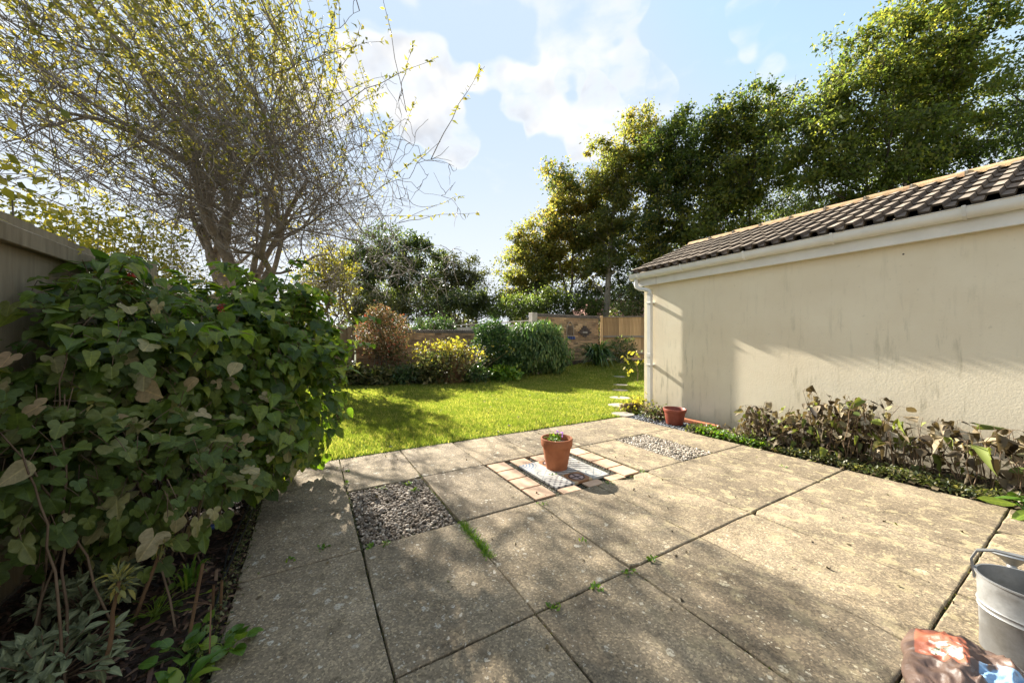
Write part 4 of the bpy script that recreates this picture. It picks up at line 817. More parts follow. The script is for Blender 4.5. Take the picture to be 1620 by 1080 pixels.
n = 46; P = np.stack([rng.normal(size=n)*.035-.03, rng.normal(size=n)*.03, rng.uniform(.01, .065, n)], -1)
ob('leaves', scatter('leaves', OVAL, P, nz(rdir(n)+up*.3), nz(rdir(n)*.5+up), .045*(.7+.5*rng.random(n)), MC['fresh']), pl_)
ob('flower_stem', tubes_mesh('flower_stem', [(np.array([(0, 0, 0), (.01, 0, .05), (.0, .0, .10)]), np.array([.0015]*3), 4), (np.array([(0, 0, 0), (.03, 0, .05), (.05, .0, .085)]), np.array([.0015]*3), 4)], MC['fresh']), pl_)
P = np.concatenate([np.array((0, 0, .10))+rng.normal(size=(9, 3))*.008, np.array((.05, 0, .085))+rng.normal(size=(8, 3))*.008]); ob('petals', scatter('petals', OVAL, P, rdir(17)+up*.4, rdir(17), .022, MC['purple']), pl_)
p2 = gp(1067, 670); pot('plastic_pot', 'dark red plastic pot against the garage wall by the gravel', p2, 'plasticpot', .155, .112, .225, .045, .03)
q = L(4.60, .05); ob('timber_offcut', MB().box(-.3, .3, -.035, .035, 0, .05, .006).mesh('timber_offcut', MC['terracotta']), loc=q, rz=math.radians(-62), label='reddish edging bar lying on the ground right of the red pot', category='edging')

# ---------------------------------------------------------------- watering can
wc = np.array((1.945, 1.31, .0)); wt = thing('watering_can', 'galvanised metal watering can in the bottom right corner', 'watering can', wc, math.radians(124)); wt.scale = (1, 1, .93)
m, b = mat('galvanised'); p = objc(b); sg = b.vor(p, 42, 'Color'); c = b.mix(b.noise(p, 60, 4, .7), (.24, .24, .235), (.38, .38, .37)); c = b.mix(b.ss(b.noise(p, 14, 5, .7), .5, .7, 0, .5), c, (.22, .21, .19))
MC['galv'] = fin(m, b, c, b.ss(b.noise(p, 20, 4), .2, .8, .38, .62), b.bump(b.noise(p, 30, 3), .08, .003), .5, .72)
ob('body', MB().lathe([(0.001, 0), (.118, 0), (.122, .004), (.121, .06), (.124, .17), (.1285, .175), (.125, .181), (.1255, .19), (.130, .196), (.1265, .203), (.128, .30), (.134, .306), (.134, .312), (.127, .312), (.122, .2), (.118, .01)], 48, sx=1, sy=.92).mesh('body', MC['galv'], True), wt)
hn = MB()
prf = [(-.130, 0, .27), (-.140, 0, .31), (-.140, 0, .355), (-.125, 0, .388), (-.085, 0, .408), (.0, 0, .415), (.085, 0, .408), (.125, 0, .388), (.140, 0, .345), (.132, 0, .27)]
for i in range(len(prf)-1): pass
for s_ in (1,):
    P_ = np.array(prf); Vh = []; T = nz(np.gradient(P_, axis=0)); Nn = np.stack([-T[:, 2], T[:, 1]*0, T[:, 0]], -1)
    for i in range(len(P_)):
        for yy, nn in ((-.012, -.003), (.012, -.003), (.012, .003), (-.012, .003)): Vh.append(P_[i]+Nn[i]*nn+np.array((0, yy, 0)))
    hn.add(Vh, [(i*4+j, i*4+(j+1) % 4, i*4+4+(j+1) % 4, i*4+4+j) for i in range(len(P_)-1) for j in range(4)]+[(3, 2, 1, 0), tuple(len(Vh)-4+j for j in range(4))])
ob('handle', hn.mesh('handle', MC['galv']), wt)
spv = MB(); spv.tube([(.03, -.10, .05), (.04, -.17, .14), (.05, -.235, .275)], [.024, .019, .014], 12); ob('spout', spv.mesh('spout', MC['galv'], True), wt)
dr = nz(np.array((.05, -.30, 1.))); c0 = np.array((.05, -.235, .275)); e1 = c0+dr*.035
ob('rose', MB().tube([c0, c0+dr*.02, e1, e1+dr*.006], [.015, .03, .058, .052], 24).mesh('rose', MC['galv'], True), wt)

# compost bag
bb = np.array((1.655, 1.16, .0)); bg_ = thing('compost_bag', 'crumpled brown plastic compost bag with orange and pale blue print beside the watering can', 'bag', bb, math.radians(-50))
m, b = mat('bag_print'); p = objc(b); pw_ = b.vm('ADD', p, b.scale(b.vm('SUBTRACT', b.noise(p, 5, 3, out='Color'), (.5, .5, .5)), .02)); x, y, z = b.xyz(pw_)
c = b.mix(b.noise(p, 6, 3), (.085, .05, .035), (.15, .09, .062))
def rect(x0, x1, y0, y1, f=.004): return b.m('MULTIPLY', b.m('MULTIPLY', b.ss(x, x0, x0+f), b.ss(x, x1, x1-f)), b.m('MULTIPLY', b.ss(y, y0, y0+f), b.ss(y, y1, y1-f)))
c = b.mix(rect(-.215, -.085, -.02, .15), c, (.34, .10, .05))
c = b.mix(b.m('MULTIPLY', rect(-.18, -.10, .0, .09), b.ss(b.noise(p, 34, 3), .46, .54)), c, (.42, .38, .33))
c = b.mix(b.m('MULTIPLY', rect(-.17, -.13, .0, .05), b.ss(b.noise(p, 50, 2), .52, .56)), c, (.04, .05, .015))
c = b.mix(b.m('MULTIPLY', rect(-.07, .20, -.06, .065), b.ss(b.m('ADD', b.noise(p, 8, 3), b.m('MULTIPLY', y, -2.5)), .33, .38)), c, (.20, .32, .46))
c = b.mix(b.m('MULTIPLY', rect(.015, .21, .115, .16), b.ss(b.m('FRACT', b.m('MULTIPLY', x, 19.)), .10, .14)), c, (.38, .35, .31))
c = b.mix(b.m('MULTIPLY', rect(.015, .21, .078, .108), b.m('MULTIPLY', b.ss(b.m('FRACT', b.m('MULTIPLY', y, 110.)), .5, .6), b.ss(b.noise(b.vm('MULTIPLY', p, (1, .1, 1)), 150, 1), .46, .5))), c, (.40, .36, .30))
MC['bag'] = fin(m, b, c, .5, b.bump(b.noise(p, 22, 4, .6), .5, .01), .55)
nx, ny = 110, 90; gxx, gyy = np.meshgrid(np.linspace(-.24, .26, nx), np.linspace(-.20, .17, ny), indexing='ij')
from mathutils import noise as mn
Z = np.zeros_like(gxx)
for i in range(nx):
    for j in range(ny):
        x, y = gxx[i, j], gyy[i, j]; e = max(0, 1-max(abs(x-.01)/.25, abs(y-.01)/.21)**2.6)
        rid = 1-abs(mn.noise(Vector((x*9+3, y*7, 1))))*1.6; rid2 = 1-abs(mn.noise(Vector((x*22, y*20+5, 2))))*1.6
        Z[i, j] = .008+e**.6*(.07+.065*(rid-.5)+.03*(rid2-.5)+.009*(1-2*abs(mn.noise(Vector((x*38, y*30, 9)))))+.035*mn.noise(Vector((x*4, y*4, 7))))
        gxx[i, j] += .02*mn.noise(Vector((x*8, y*8, 11))); gyy[i, j] += .02*mn.noise(Vector((x*8, y*8, 17)))
V = np.stack([gxx, gyy, np.maximum(Z*.72, .004)], -1).reshape(-1, 3); i, j = np.meshgrid(np.arange(nx-1), np.arange(ny-1), indexing='ij'); q = (i*ny+j).reshape(-1); top = np.stack([q, q+ny, q+ny+1, q+1], -1)
V2 = V.copy(); V2[:, 2] = .001; nV = len(V)
ring = [i*ny for i in range(nx)]+[(nx-1)*ny+j for j in range(1, ny)]+[i*ny+ny-1 for i in range(nx-2, -1, -1)]+[j for j in range(ny-2, 0, -1)]
sidef = np.array([(ring[k_], ring[k_]+nV, ring[(k_+1) % len(ring)]+nV, ring[(k_+1) % len(ring)]) for k_ in range(len(ring))])
me = mesh_np('sack', np.concatenate([V, V2]), np.concatenate([top, top[:, ::-1]+nV, sidef]), MC['bag'], smooth=True); ob('sack', me, bg_)

# ---------------------------------------------------------------- right bed along the wall
def rb(a_, b_, z=0.): return L(a_, b_, z)
bedr = MB(); bedr.add([rb(4.10, -.9, -.03), rb(4.86, -.9, -.03), rb(4.86, 4.5, .02), rb(4.10, 4.5, -.02)], [(0, 3, 2, 1)][::1]); me = bedr.mesh('soil_bed', MC['soil']); me.flip_normals(); ob('soil_bed', me, kind='structure')
ob('mulch', scatter('mulch', (np.array([(-.5, 0, 0), (.5, 0, 0), (.5, 1, .1), (-.5, 1, 0)]), np.array([(0, 1, 2, 3)]), np.zeros((4, 2))), np.array([L(a_, b_, z_) for a_, b_, z_ in zip(rng.uniform(4.08, 4.84, 1600), rng.uniform(.2, 3.6, 1600), rng.uniform(-.02, .03, 1600))]), rdir(1600)*[1, 1, .3], rdir(1600)*.5+up, rng.uniform(.015, .05, 1600), MC['brown']), kind='stuff', label='dead leaf litter on the soil strip along the garage wall', category='leaf litter')
OVC = fan_leaf([(.02, 0), (.24, .2), (.30, .45), (.20, .75), (.0, 1)], 1.1, .6)
BR_LEAF = (OVC[0]*[1.25, 1, 1]+np.array([(0, 0, .10*math.sin(17*v[0]+9*v[1])) for v in OVAL[0]]), OVAL[1], OVAL[2])
def withered(label, b0, b1, ns, hmin, hmax, nleaf_per, sz, low, aw=(4.3, 4.75)):
    base = L((aw[0]+aw[1])/2, (b0+b1)/2); r = thing('withered_plant', label, 'plant', base, group='withered plants along the garage wall')
    tl, P, T, Nn = [], [], [], []
    for _ in range(ns):
        s0 = L(rng.uniform(*aw), rng.uniform(b0, b1), -.02); h_ = rng.uniform(hmin, hmax); e = s0+np.array((rng.normal()*.10*h_/.5, rng.normal()*.10*h_/.5, h_))
        P_ = wob(bez(s0, s0*.5+e*.5+np.array((rng.normal()*.05, rng.normal()*.05, .05)), e, 7), .006); tl.append((P_, np.linspace(.0045, .002, 7), 4))
        for t in range(nleaf_per):
            fr = rng.choice([1., 1., .98, .9, .75, .55, .35] if not low else [1., .9, .75, .6, .45, .3, .2]); k_ = fr*6; i0 = min(int(k_), 5); qq = P_[i0]*(1-(k_-i0))+P_[i0+1]*(k_-i0); dd = nz(rng.normal(size=3)*[1, 1, .2]); e2 = qq+dd*.05
            tl.append((np.array([qq, (qq+e2)/2+(0, 0, .008), e2]), np.array([.0018, .0015, .001]), 3)); P.append(e2); T.append(nz(dd+np.array((0, 0, -.55)))); Nn.append(nz(np.array((0, 0, 1.))+rng.normal(size=3)*.45))
    ob('stems', tubes_mesh('stems', tl, MC['drystem'], base), r); P = np.array(P); n = len(P)
    ob('leaves', scatter('leaves', BR_LEAF, P, np.array(T), np.array(Nn), sz*(.6+.7*rng.random(n)), MC['brown'], base, w=rng.uniform(.7, 1.3, n), smooth=True), r)
withered('densest low mound of withered brown leaves along the garage wall', .75, 1.75, 125, .12, .46, 6, .065, True, (4.2, 4.78))
withered('tall withered clump at the middle of the wall with arching top leaves', 1.35, 2.0, 46, .35, .66, 5, .075, False)
withered('sparse withered stems with drooping leaves right of the dense mound', 1.95, 2.6, 36, .25, .52, 3, .08, False)
withered('bare thin stems with a few large pale leaves toward the right of the wall', 2.45, 2.95, 30, .30, .56, 3, .095, False)
withered('withered stems with dark leaves nearest the right edge by the big green leaves', 2.9, 3.4, 26, .22, .5, 3, .085, False)
# ground cover at the foot
n = 5200; a_ = 4.12+np.abs(rng.normal(size=n))*.16; b_ = rng.uniform(.15, 3.6, n); P = np.stack([O[0]+a_*C30+b_*S30, O[1]+a_*S30-b_*C30, rng.uniform(.0, .085, n)*(.6+.5*np.sin(b_*5)**2)], -1)
ob('ground_cover', scatter('ground_cover', OVAL, P, nz(rdir(n)+up*.2), rdir(n)*.6+up, .030*(.6+.8*rng.random(n)), MC['fern']), kind='stuff', label='small leaved ground cover spilling over the patio edge along the wall', category='ground cover')
q = L(4.28, .38); clump('leafy_weed', 'bright green strap leaved weed at the start of the bed beside the red pot', 'weed', q, 26, .06, .12, .15, 'fresh', 1.3, .5)
n = 700; a_ = 4.1+np.abs(rng.normal(size=n))*.1; b_ = rng.uniform(.3, 1.1, n); P = np.stack([O[0]+a_*C30+b_*S30, O[1]+a_*S30-b_*C30, rng.uniform(.0, .08, n)], -1)
ob('ground_cover', scatter('ground_cover', OVAL, P, nz(rdir(n)+up*.2), rdir(n)*.6+up, .035*(.6+.8*rng.random(n)), MC['fresh']), kind='stuff', label='fresh green seedlings at the near end of the wall bed', category='ground cover')
# big green leaves at right edge
q = gp(1618, 815, .0); bl = thing('broad_leaf_plant', 'broad glossy bright green leaves at the right edge of the photo', 'plant', q)
BROAD = fan_leaf([(.04, 0), (.17, .2), (.22, .45), (.18, .7), (.08, .9), (0, 1)], .3, .35)
for off, tp_, s_ in (((-.02, .02, .07), (-.9, .30, .05), .20), ((.05, .03, .10), (.4, .5, .15), .15), ((.0, -.04, .04), (-.75, -.15, .0), .15), ((.08, -.08, .03), (-.3, -.5, .05), .13), ((.05, .0, .08), (-.3, .8, .2), .16)):
    ob('leaf', scatter('leaf', BROAD, np.array([off]), np.array([tp_], float), np.array([(0.2, -.3, 1.)]), s_, MC['freshv'], uv=True, smooth=True), bl)
ob('stalks', tubes_mesh('stalks', [(np.array([(0, 0, 0), (.0, .0, .05), (-.02, .02, .08)]), np.array([.008, .006, .004]), 5), (np.array([(0, 0, 0), (.04, .02, .06), (.05, .03, .1)]), np.array([.008, .006, .004]), 5)], MC['fresh']), bl)

# ---------------------------------------------------------------- the big shrub on the left
SE = [E(120, 600, 2.0, 225, 165, .7), E(330, 590, 2.6, 170, 135, .75), E(455, 625, 3.0, 80, 118, .8), E(40, 750, 1.45, 190, 135, .6), E(230, 755, 1.7, 165, 118, .6), E(390, 700, 2.3, 88, 80, .7), E(160, 445, 2.15, 75, 40, .8), E(480, 545, 3.1, 55, 65, .8), E(430, 480, 3.0, 60, 40, .8)]
sb = L(-1.0, .6); big = thing('large_shrub', 'large leafy shrub with heart shaped and lobed leaves filling the left side', 'shrub', sb)
def ell_pts(n, ids, shell):
    cs_ = np.array([SE[i][0] for i in ids]); rs = np.array([SE[i][1] for i in ids]); vol = rs.prod(1)**.8; idx = rng.choice(len(ids), n, p=vol/vol.sum()); o = rdir(n); rad = rng.random(n)**shell
    P = cs_[idx]+o*rad[:, None]*rs[idx]*(1+.13*np.sin(o[:, :1]*7+idx[:, None]*2)*np.sin(o[:, 2:]*6+o[:, 1:2]*5)); P += rng.normal(size=P.shape)*.02
    a_ = (P[:, 0]-O[0])*C30+(P[:, 1]-O[1])*S30; ok = (a_ > -1.44) & (P[:, 2] > .10) & (np.linalg.norm(P-np.array((0, 0, HC)), axis=1) > .85)
    return P[ok], o[ok]
def inside_depth(P):
    cs_ = np.array([e[0] for e in SE]); rs = np.array([e[1] for e in SE]); return (np.linalg.norm((P[:, None]-cs_)/rs, axis=2)).min(1)
def shrub_leaves(n, ids, tpl, mm, sz, shell, nm, parts, lmat2=None):
    P, o = ell_pts(n, ids, shell); dep = inside_depth(P); keep = dep > rng.random(len(P))*.85; P, o = P[keep], o[keep]; n = len(P)
    tocam = nz(np.array((0, 0, HC))-P)
    tip = nz(o*.55+rdir(n)*.55+np.array((0, 0, -.55))+tocam*.25); nrm = nz(o*.5+rdir(n)*.5+np.array((0, 0, .85))+tocam*.35)
    s_ = sz*(.5+.95*rng.random(n)**1.3); rn = rng.random(n)
    score = s_/np.linalg.norm(P-np.array((0, 0, HC)), axis=1)*(.4+inside_depth(P)); order = np.argsort(-score)
    a_, r_ = order[:parts], order[parts:]
    ob(nm+'_mass', scatter(nm+'_mass', tpl, P[r_], tip[r_], nrm[r_], s_[r_], MC[mm], sb, rn[r_], uv=True, smooth=True), big, kind='stuff')
    TV, TF, TU = tpl; vs = []
    for k_ in range(5): vs.append(mesh_np(nm, TV*[1-.12*k_*(k_ % 2), 1, .6+.35*k_]+rng.normal(size=TV.shape)*.012, TF, MC[mm], np.full(len(TV), .2*k_), TU, True))
    for k_ in a_:
        y = Vector(tip[k_]).normalized(); z = Vector(nrm[k_]); z = (z-z.dot(y)*y).normalized(); x = y.cross(z)
        o = bpy.data.objects.new(nm, vs[k_ % 5]); COL.objects.link(o); o.parent = big
        M = Matrix((x, y, z)).transposed().to_4x4(); M.translation = Vector(P[k_]-sb); o.matrix_local = M @ Matrix.Scale(float(s_[k_]), 4)
    return P, tip
PA, TA = shrub_leaves(7800, [0, 1, 2, 6, 7, 8, 5], HEART, 'heart', .070, .36, 'heart_leaf', 170)
sprig_P, sprig_T, sprig_N, stl = [], [], [], []
for _ in range(64):
    i = [0, 1, 2, 6, 7, 8, 2, 1][rng.integers(8)]; o_ = nz(np.array((rng.normal(), rng.normal()*.6-.2, abs(rng.normal())*.9+.25))); p0 = SE[i][0]+o_*SE[i][1]*.8
    if (p0[0]-O[0])*C30+(p0[1]-O[1])*S30 < -1.3: continue
    ln_ = rng.uniform(.18, .42); P__ = bez(p0, p0+o_*ln_*.6+np.array((0, 0, .08)), p0+o_*ln_*[1.1, 1.1, .7], 7); stl.append((P__, np.linspace(.004, .002, 7), 4))
    for k_ in range(7):
        sd_ = nz(np.cross(o_, (0, 0, 1)))*(1 if k_ % 2 else -1)
        for q_ in (1, -1) if k_ < 6 else (1,): sprig_P.append(P__[k_]+sd_*q_*.012); sprig_T.append(nz(sd_*q_*.8+o_*.5+np.array((0, 0, -.45))+rng.normal(size=3)*.2)); sprig_N.append(nz(np.array((0, 0, 1.))+o_*.3+rng.normal(size=3)*.25))
ob('sprig_stems', tubes_mesh('sprig_stems', stl, MC['cane'], sb), big, kind='stuff')
n = len(sprig_P); ob('sprig_leaves', scatter('sprig_leaves', HEART, np.array(sprig_P), np.array(sprig_T), np.array(sprig_N), .075*(.5+.8*rng.random(n)), MC['heart'], sb, .4+.6*rng.random(n), uv=True, smooth=True), big, kind='stuff')
PB_, TB_ = shrub_leaves(3300, [3, 4, 5, 0], LOBE, 'lobe', .068, .40, 'lobed_leaf', 120)
tanl = [(232, 590, 1.75, .10), (225, 615, 1.72, .12), (310, 600, 1.9, .09), (375, 575, 2.0, .08), (70, 640, 1.4, .08), (45, 735, 1.25, .09), (200, 660, 1.6, .09), (395, 690, 2.0, .07), (20, 560, 1.5, .07)]
for u, v, Y_, s_ in tanl:
    c = at(u, v, Y_); o = ob('tan_leaf', scatter('tan_leaf', LOBE if rng.random() < .5 else HEART, np.zeros((1, 3)), np.array([(rng.normal()*.6, -.4, -.5)]), np.array([(rng.normal()*.3, -.9, .3)]), s_, MC['tan'], uv=True, smooth=True), big, loc=c-sb)
    o['label'] = 'pale tan undersided leaf'
tl = []
for _ in range(70):
    i = rng.integers(len(SE)); e = SE[i][0]+rdir(1)[0]*SE[i][1]*.95
    if (e[0]-O[0])*C30+(e[1]-O[1])*S30 < -1.42 or e[2] < .2: continue
    b0 = L(rng.uniform(-1.25, -.75), np.clip(-(e[1]-2.3)*1.1+rng.normal()*.3, -1.2, 1.3), -.02); tl.append((wob(bez(b0, (b0+e)/2+np.array((0, 0, .25)), e, 12), .005), np.linspace(.0048, .0025, 12), 5))
k_ = rng.choice(len(PA), 1500, replace=False)
for p, t in zip(PA[k_], TA[k_]): tl.append((np.array([p-t*.07+np.array((0, 0, .015)), p-t*.03+np.array((0, 0, .01)), p]), np.array([.0022, .0018, .0014]), 3))
k_ = rng.choice(len(PB_), 700, replace=False)
for p, t in zip(PB_[k_], TB_[k_]): tl.append((np.array([p-t*.08+np.array((0, 0, .02)), p-t*.04+np.array((0, 0, .012)), p]), np.array([.002, .0017, .0013]), 3))
ob('stems', tubes_mesh('stems', tl, MC['drystem'], sb), big)
# hanging flower spikes
for u, v, Y_, ln in ((80, 470, 1.75, .12), (205, 430, 2.0, .10), (245, 470, 2.0, .07), (295, 510, 2.1, .08), (325, 515, 2.15, .07), (470, 530, 2.7, .12), (138, 510, 1.9, .06), (350, 480, 2.2, .07), (535, 650, 3.0, .10)):
    c = at(u, v, Y_); n = 44; t = rng.random(n); P = np.stack([rng.normal(size=n)*.010, rng.normal(size=n)*.010, -t*ln], -1)
    fo = ob('flower_spike', scatter('flower_spike', OVAL, P, rdir(n)+np.array((0, 0, -.8)), rdir(n), .018, MC['berry' if u in (205, 245, 350) else 'brown'], smooth=True), big, loc=c-sb)

# ---------------------------------------------------------------- left bed: mulch, sage, canes
bl_ = MB(); bl_.add([L(-1.5, 3.6, -.018), L(-.58, 3.6, -.018), L(-.58, -7.2, -.018), L(-1.5, -7.2, -.018)], [(0, 1, 2, 3)]); me = bl_.mesh('flower_bed', MC['soil']); ob('flower_bed', me, kind='structure')
n = 9000; a_ = rng.uniform(-1.48, -.57, n); b_ = rng.uniform(-1.6, 2.6, n); P = np.stack([O[0]+a_*C30+b_*S30, O[1]+a_*S30-b_*C30, rng.uniform(-.018, .014, n)], -1)
CH = (np.array([(-.12, 0, 0), (.12, 0, 0), (.15, 1, .03), (-.09, 1, 0), (0, .5, .07)]), np.array([(0, 1, 4), (1, 2, 4), (2, 3, 4), (3, 0, 4)]), np.zeros((5, 2)))
ob('mulch', scatter('mulch', CH, P, rdir(n)*[1, 1, .25], rdir(n)*.35+up, rng.uniform(.015, .06, n), MC['mulch']), kind='stuff', label='dark brown bark mulch covering the left bed under the shrub', category='mulch')
def sage(label, base, n, R, h_):
    base = np.array(base, float); r = thing('sage_plant', label, 'plant', base); tl = []; P, T = [], []
    for _ in range(n//9):
        a_ = rng.random()*6.283; rr = R*rng.random()**.5; e = base+np.array((math.cos(a_)*rr, math.sin(a_)*rr, h_*(1-.5*(rr/R)**2)*rng.uniform(.7, 1.1))); P_ = bez(base, (base+e)/2+np.array((0, 0, .04)), e, 6); tl.append((P_, np.linspace(.003, .0015, 6), 4))
        for _k in range(9): t = rng.uniform(.45, 1); i0 = min(int(t*5), 4); P.append(P_[i0]*(1-(t*5-i0))+P_[i0+1]*(t*5-i0)); T.append(nz(e-base+rng.normal(size=3)*.12*1.2+np.array((0, 0, -.03))))
    ob('stems', tubes_mesh('stems', tl, MC['drystem'], base), r); P = np.array(P); n = len(P)
    ob('leaves', scatter('leaves', (LANCE[0]*[1.9, 1, 1], LANCE[1], LANCE[2]), P, np.array(T), rdir(n)*.5+up, .055*(.6+.6*rng.random(n)), MC['sage'], base, uv=True, smooth=True), r)
sage('grey green sage clump at the bottom left corner', gp(75, 1090), 520, .26, .17)
sage('grey green sage clump beside the leaning flowered stem', gp(140, 985), 460, .19, .22)
def rosette(label, b0, t0):
    b0 = np.array(b0); t0 = np.array(t0); r = thing('flowered_stem', label, 'plant', b0)
    ob('stem', tubes_mesh('stem', [(wob(bez(b0, (b0+t0)/2+np.array((.01, 0, .02)), t0, 7), .002), np.linspace(.0075, .005, 7), 7)], MC['cane'], b0), r)
    n = 60; P = t0+rng.normal(size=(n, 3))*[.012, .012, .018]; ob('leaves', scatter('leaves', LANCE, P, nz((P-t0)*40+rdir(n)*.6+up*.3), rdir(n)*.5+up, .040*(.6+.6*rng.random(n)), MC['fern' if 0 else 'shoot'], b0), r)
rosette('upright brown stem topped with a pale green rosette beside the sage', gp(160, 1078), at(189, 918, 1.2))
rosette('leaning brown stem with pale green rosette behind the cut cane', gp(210, 984), at(258, 860, 1.5))
def cane(label, pts, r_): pts = np.array(pts); ob('cut_cane', tubes_mesh('cut_cane', [(pts, np.linspace(r_, r_*.8, len(pts)), 8)], MC['cane'], pts[0]), loc=pts[0], label=label, category='cane')
cane('thick cut brown cane leaning in the mulch of the left bed', [gp(295, 1029), (gp(295, 1029)+at(321, 891, 1.36))/2, at(321, 891, 1.36)], .0065)
cane('thin bent straw coloured stalk beside the black edging', [gp(331, 1053), at(334, 955, 1.29), at(315, 953, 1.31), at(296, 952, 1.34)], .0028)
cane('short cut cane stub near the black edging', [gp(336, 968), at(338, 925, 1.5)], .006)
cane('second short cane stub closest to the black edging', [gp(349, 963), at(351, 918, 1.52)], .006)
# leafy weeds bottom
ROUND = fan_leaf([(.12, -.05), (.42, .1), (.5, .4), (.40, .72), (.2, .92), (0, 1)], .2, .2)
def weed(label, base, n, R, sz, mm='heart', z=.06):
    base = np.array(base, float); r = thing('leafy_weed', label, 'weed', base); P = base+np.stack([rng.normal(size=n)*R, rng.normal(size=n)*R, rng.uniform(.02, z, n)], -1)
    ob('stems', tubes_mesh('stems', [(np.array([base, (base+p)/2+(0, 0, .02), p]), np.array([.002, .0016, .0012]), 3) for p in P], MC['fresh'], base), r)
    ob('leaves', scatter('leaves', ROUND, P, nz((P-base)*10+rdir(n)*.4), nz(rdir(n)*.35+up), sz*(.6+.6*rng.random(n)), MC[mm], base, uv=True, smooth=True), r)
weed('round leaved green weed at the patio edge in the bottom left', gp(300, 1045), 24, .045, .045, 'freshv')
weed('scalloped leaf weed straddling the black edging onto the slab', gp(358, 1035), 10, .03, .05, 'freshv')
weed('small leafy weed beneath the rosette stems', gp(245, 975), 26, .06, .035, 'heart')
clump('grass_tuft', 'tuft of thin green grass blades in the mulch under the shrub', 'grass tuft', gp(300, 925), 26, .07, .14, .08, 'fresh', .35, .3)
clump('broad_blade_plant', 'broad bright green blades at the bottom edge left of the patio', 'plant', gp(285, 1095), 8, .03, .08, .16, 'fresh', 1.6, .4)
n = 1500; a_ = -.60+rng.normal(size=n)*.025; b_ = rng.uniform(-.4, 2.6, n); P = np.stack([O[0]+a_*C30+b_*S30, O[1]+a_*S30-b_*C30, rng.uniform(-.01, .05, n)], -1)
ob('ground_cover', scatter('ground_cover', OVAL, P, nz(rdir(n)+up*.3), rdir(n)*.6+up, .016*(.6+.8*rng.random(n)), MC['fern']), kind='stuff', label='tiny weeds along the left edge of the patio', category='ground cover')
for k_, (off, lab) in enumerate(((-.615, 'inner black plastic edging strand between left bed and patio'), (-.640, 'outer black plastic edging strand on the mulch side'))):
    pts = np.array([L(off+.012*math.sin(b_*5+k_*2)+rng.normal()*.003, b_, .03+.02*math.sin(b_*3.1+k_)) for b_ in np.linspace(-.1, 2.8, 30)]); ob('edging_strand', tubes_mesh('edging_strand', [(pts, np.full(30, .0045), 6)], MC['blackpl'], pts[0]), loc=pts[0], label=lab, category='edging')
bt_ = gp(322, 838, .03); bs = thing('hand_tool', 'small blue handled garden tool lying in the mulch beneath the shrub', 'tool', bt_, .5)
ob('handle', MB().tube([(-.02, 0, 0), (.0, 0, .004), (.05, 0, .01), (.075, 0, .008)], [.012, .017, .016, .008], 10).mesh('handle', MC['bluegrey'], True), bs)
ob('tip', MB().tube([(-.05, 0, -.01), (-.035, 0, -.002), (-.0205, 0, 0)], [.006, .013, .012], 10).mesh('tip', MC['galv'], True), bs)

# ---------------------------------------------------------------- weeds in the patio joints, fallen leaves
P, T = [], []
def tuft(c, n, R, h_):
    for _ in range(n): P.append(np.array(c)+np.array((rng.normal()*R, rng.normal()*R, .0))); T.append(nz(np.array((rng.normal()*.5, rng.normal()*.5, 1.))))
for t in np.linspace(0, 1, 46): tuft(L(.607, .92+.42*t**1.), 16, .012, .03)
P_, T_ = np.array(P), np.array(T); P_[:, 2] = -.012
ob('joint_grass', scatter('joint_grass', STRAP, P_, T_, rdir(len(P_)), .034*(.6+.6*rng.random(len(P_))), MC['fresh'], w=np.full(len(P_), 1.6)), kind='stuff', label='strip of bright grass growing in the joint right of the near gravel', category='grass')
P, T = [], []
for u, v, n in ((1030, 887, 26), (997, 905, 14), (940, 932, 16), (877, 962, 16), (510, 868, 18), (585, 866, 24), (610, 862, 14), (463, 885, 10), (875, 752, 12), (858, 800, 10), (1015, 745, 8), (962, 764, 16), (645, 765, 16), (655, 775, 16), (605, 772, 12), (550, 745, 14), (547, 765, 12), (1240, 738, 8), (925, 858, 8)):
    tuft(gp(u, v), n, .014, .02)
P_, T_ = np.array(P), np.array(T); P_[:, 2] += rng.uniform(-.01, .012, len(P_))
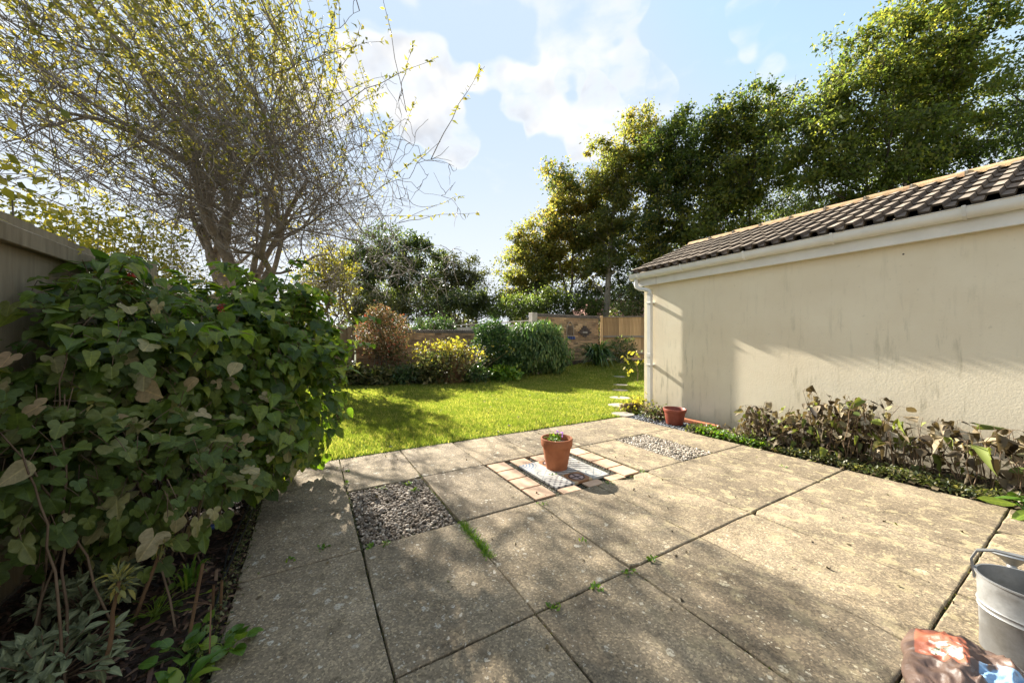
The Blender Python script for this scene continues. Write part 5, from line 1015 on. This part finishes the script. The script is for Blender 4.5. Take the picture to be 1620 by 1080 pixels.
ob('joint_weeds', scatter('joint_weeds', OVAL, P_, nz(T_+rdir(len(P_))), rdir(len(P_))*.5+up, .022*(.6+.7*rng.random(len(P_))), MC['fresh']), kind='stuff', label='small green weeds sprouting from the patio joints', category='weeds')
n = 5200; lines = [('b', 0.), ('b', .9), ('b', 1.8), ('b', 2.7)]+[('a', c) for c in ca[1:-1]]
which = rng.integers(len(lines), size=n); t = rng.random(n); P = np.zeros((n, 3))
for k_ in range(n):
    kd, v = lines[which[k_]]
    P[k_] = L(-.55+4.6*t[k_], v+rng.normal()*.003, -.016) if kd == 'b' else L(v+rng.normal()*.003, -.88+4.*t[k_], -.016)
ab = np.stack([(P[:, 0]-O[0])*C30+(P[:, 1]-O[1])*S30, (P[:, 0]-O[0])*S30-(P[:, 1]-O[1])*C30], -1)
bad = ((ab[:, 0] > 0.02) & (ab[:, 0] < .59) & (ab[:, 1] > .02) & (ab[:, 1] < .88)) | ((ab[:, 0] > 1.22) & (ab[:, 0] < 2.41) & (ab[:, 1] > .01) & (ab[:, 1] < .89)); P = P[~bad]; n = len(P)
ob('joint_moss', scatter('joint_moss', DIAM, P, nz(rdir(n)+up), rdir(n), .012*(.6+.8*rng.random(n)), MC['fern']), kind='stuff', label='moss in the narrow joints between the paving slabs', category='moss')
n = 130; P = np.stack([rng.uniform(-2, 3.2, n), rng.uniform(1.0, 4.8, n), np.full(n, .005)], -1); ab = (P[:, 0]-O[0])*C30+(P[:, 1]-O[1])*S30; P = P[(ab > -.5) & (ab < 4.05)]; n = len(P)
ob('leaf_litter', scatter('leaf_litter', BR_LEAF, P, rdir(n)*[1, 1, .1], rdir(n)*.3+up, .017*(.5+rng.random(n)), MC['brown']), kind='stuff', label='tiny dry leaf fragments scattered over the patio', category='leaf litter')
n = 160; P = lawn_poly[0]+rng.random((n, 2))*[7, 8]; P = P[inpoly(P, lawn_poly)]; P = np.concatenate([P, np.full((len(P), 1), .034)], 1); n = len(P)
ob('leaf_litter', scatter('leaf_litter', OVAL, P, rdir(n)*[1, 1, .2], rdir(n)*.4+up, .035*(.5+rng.random(n)), MC['brown']), kind='stuff', label='a few fallen leaves lying on the lawn', category='leaf litter')
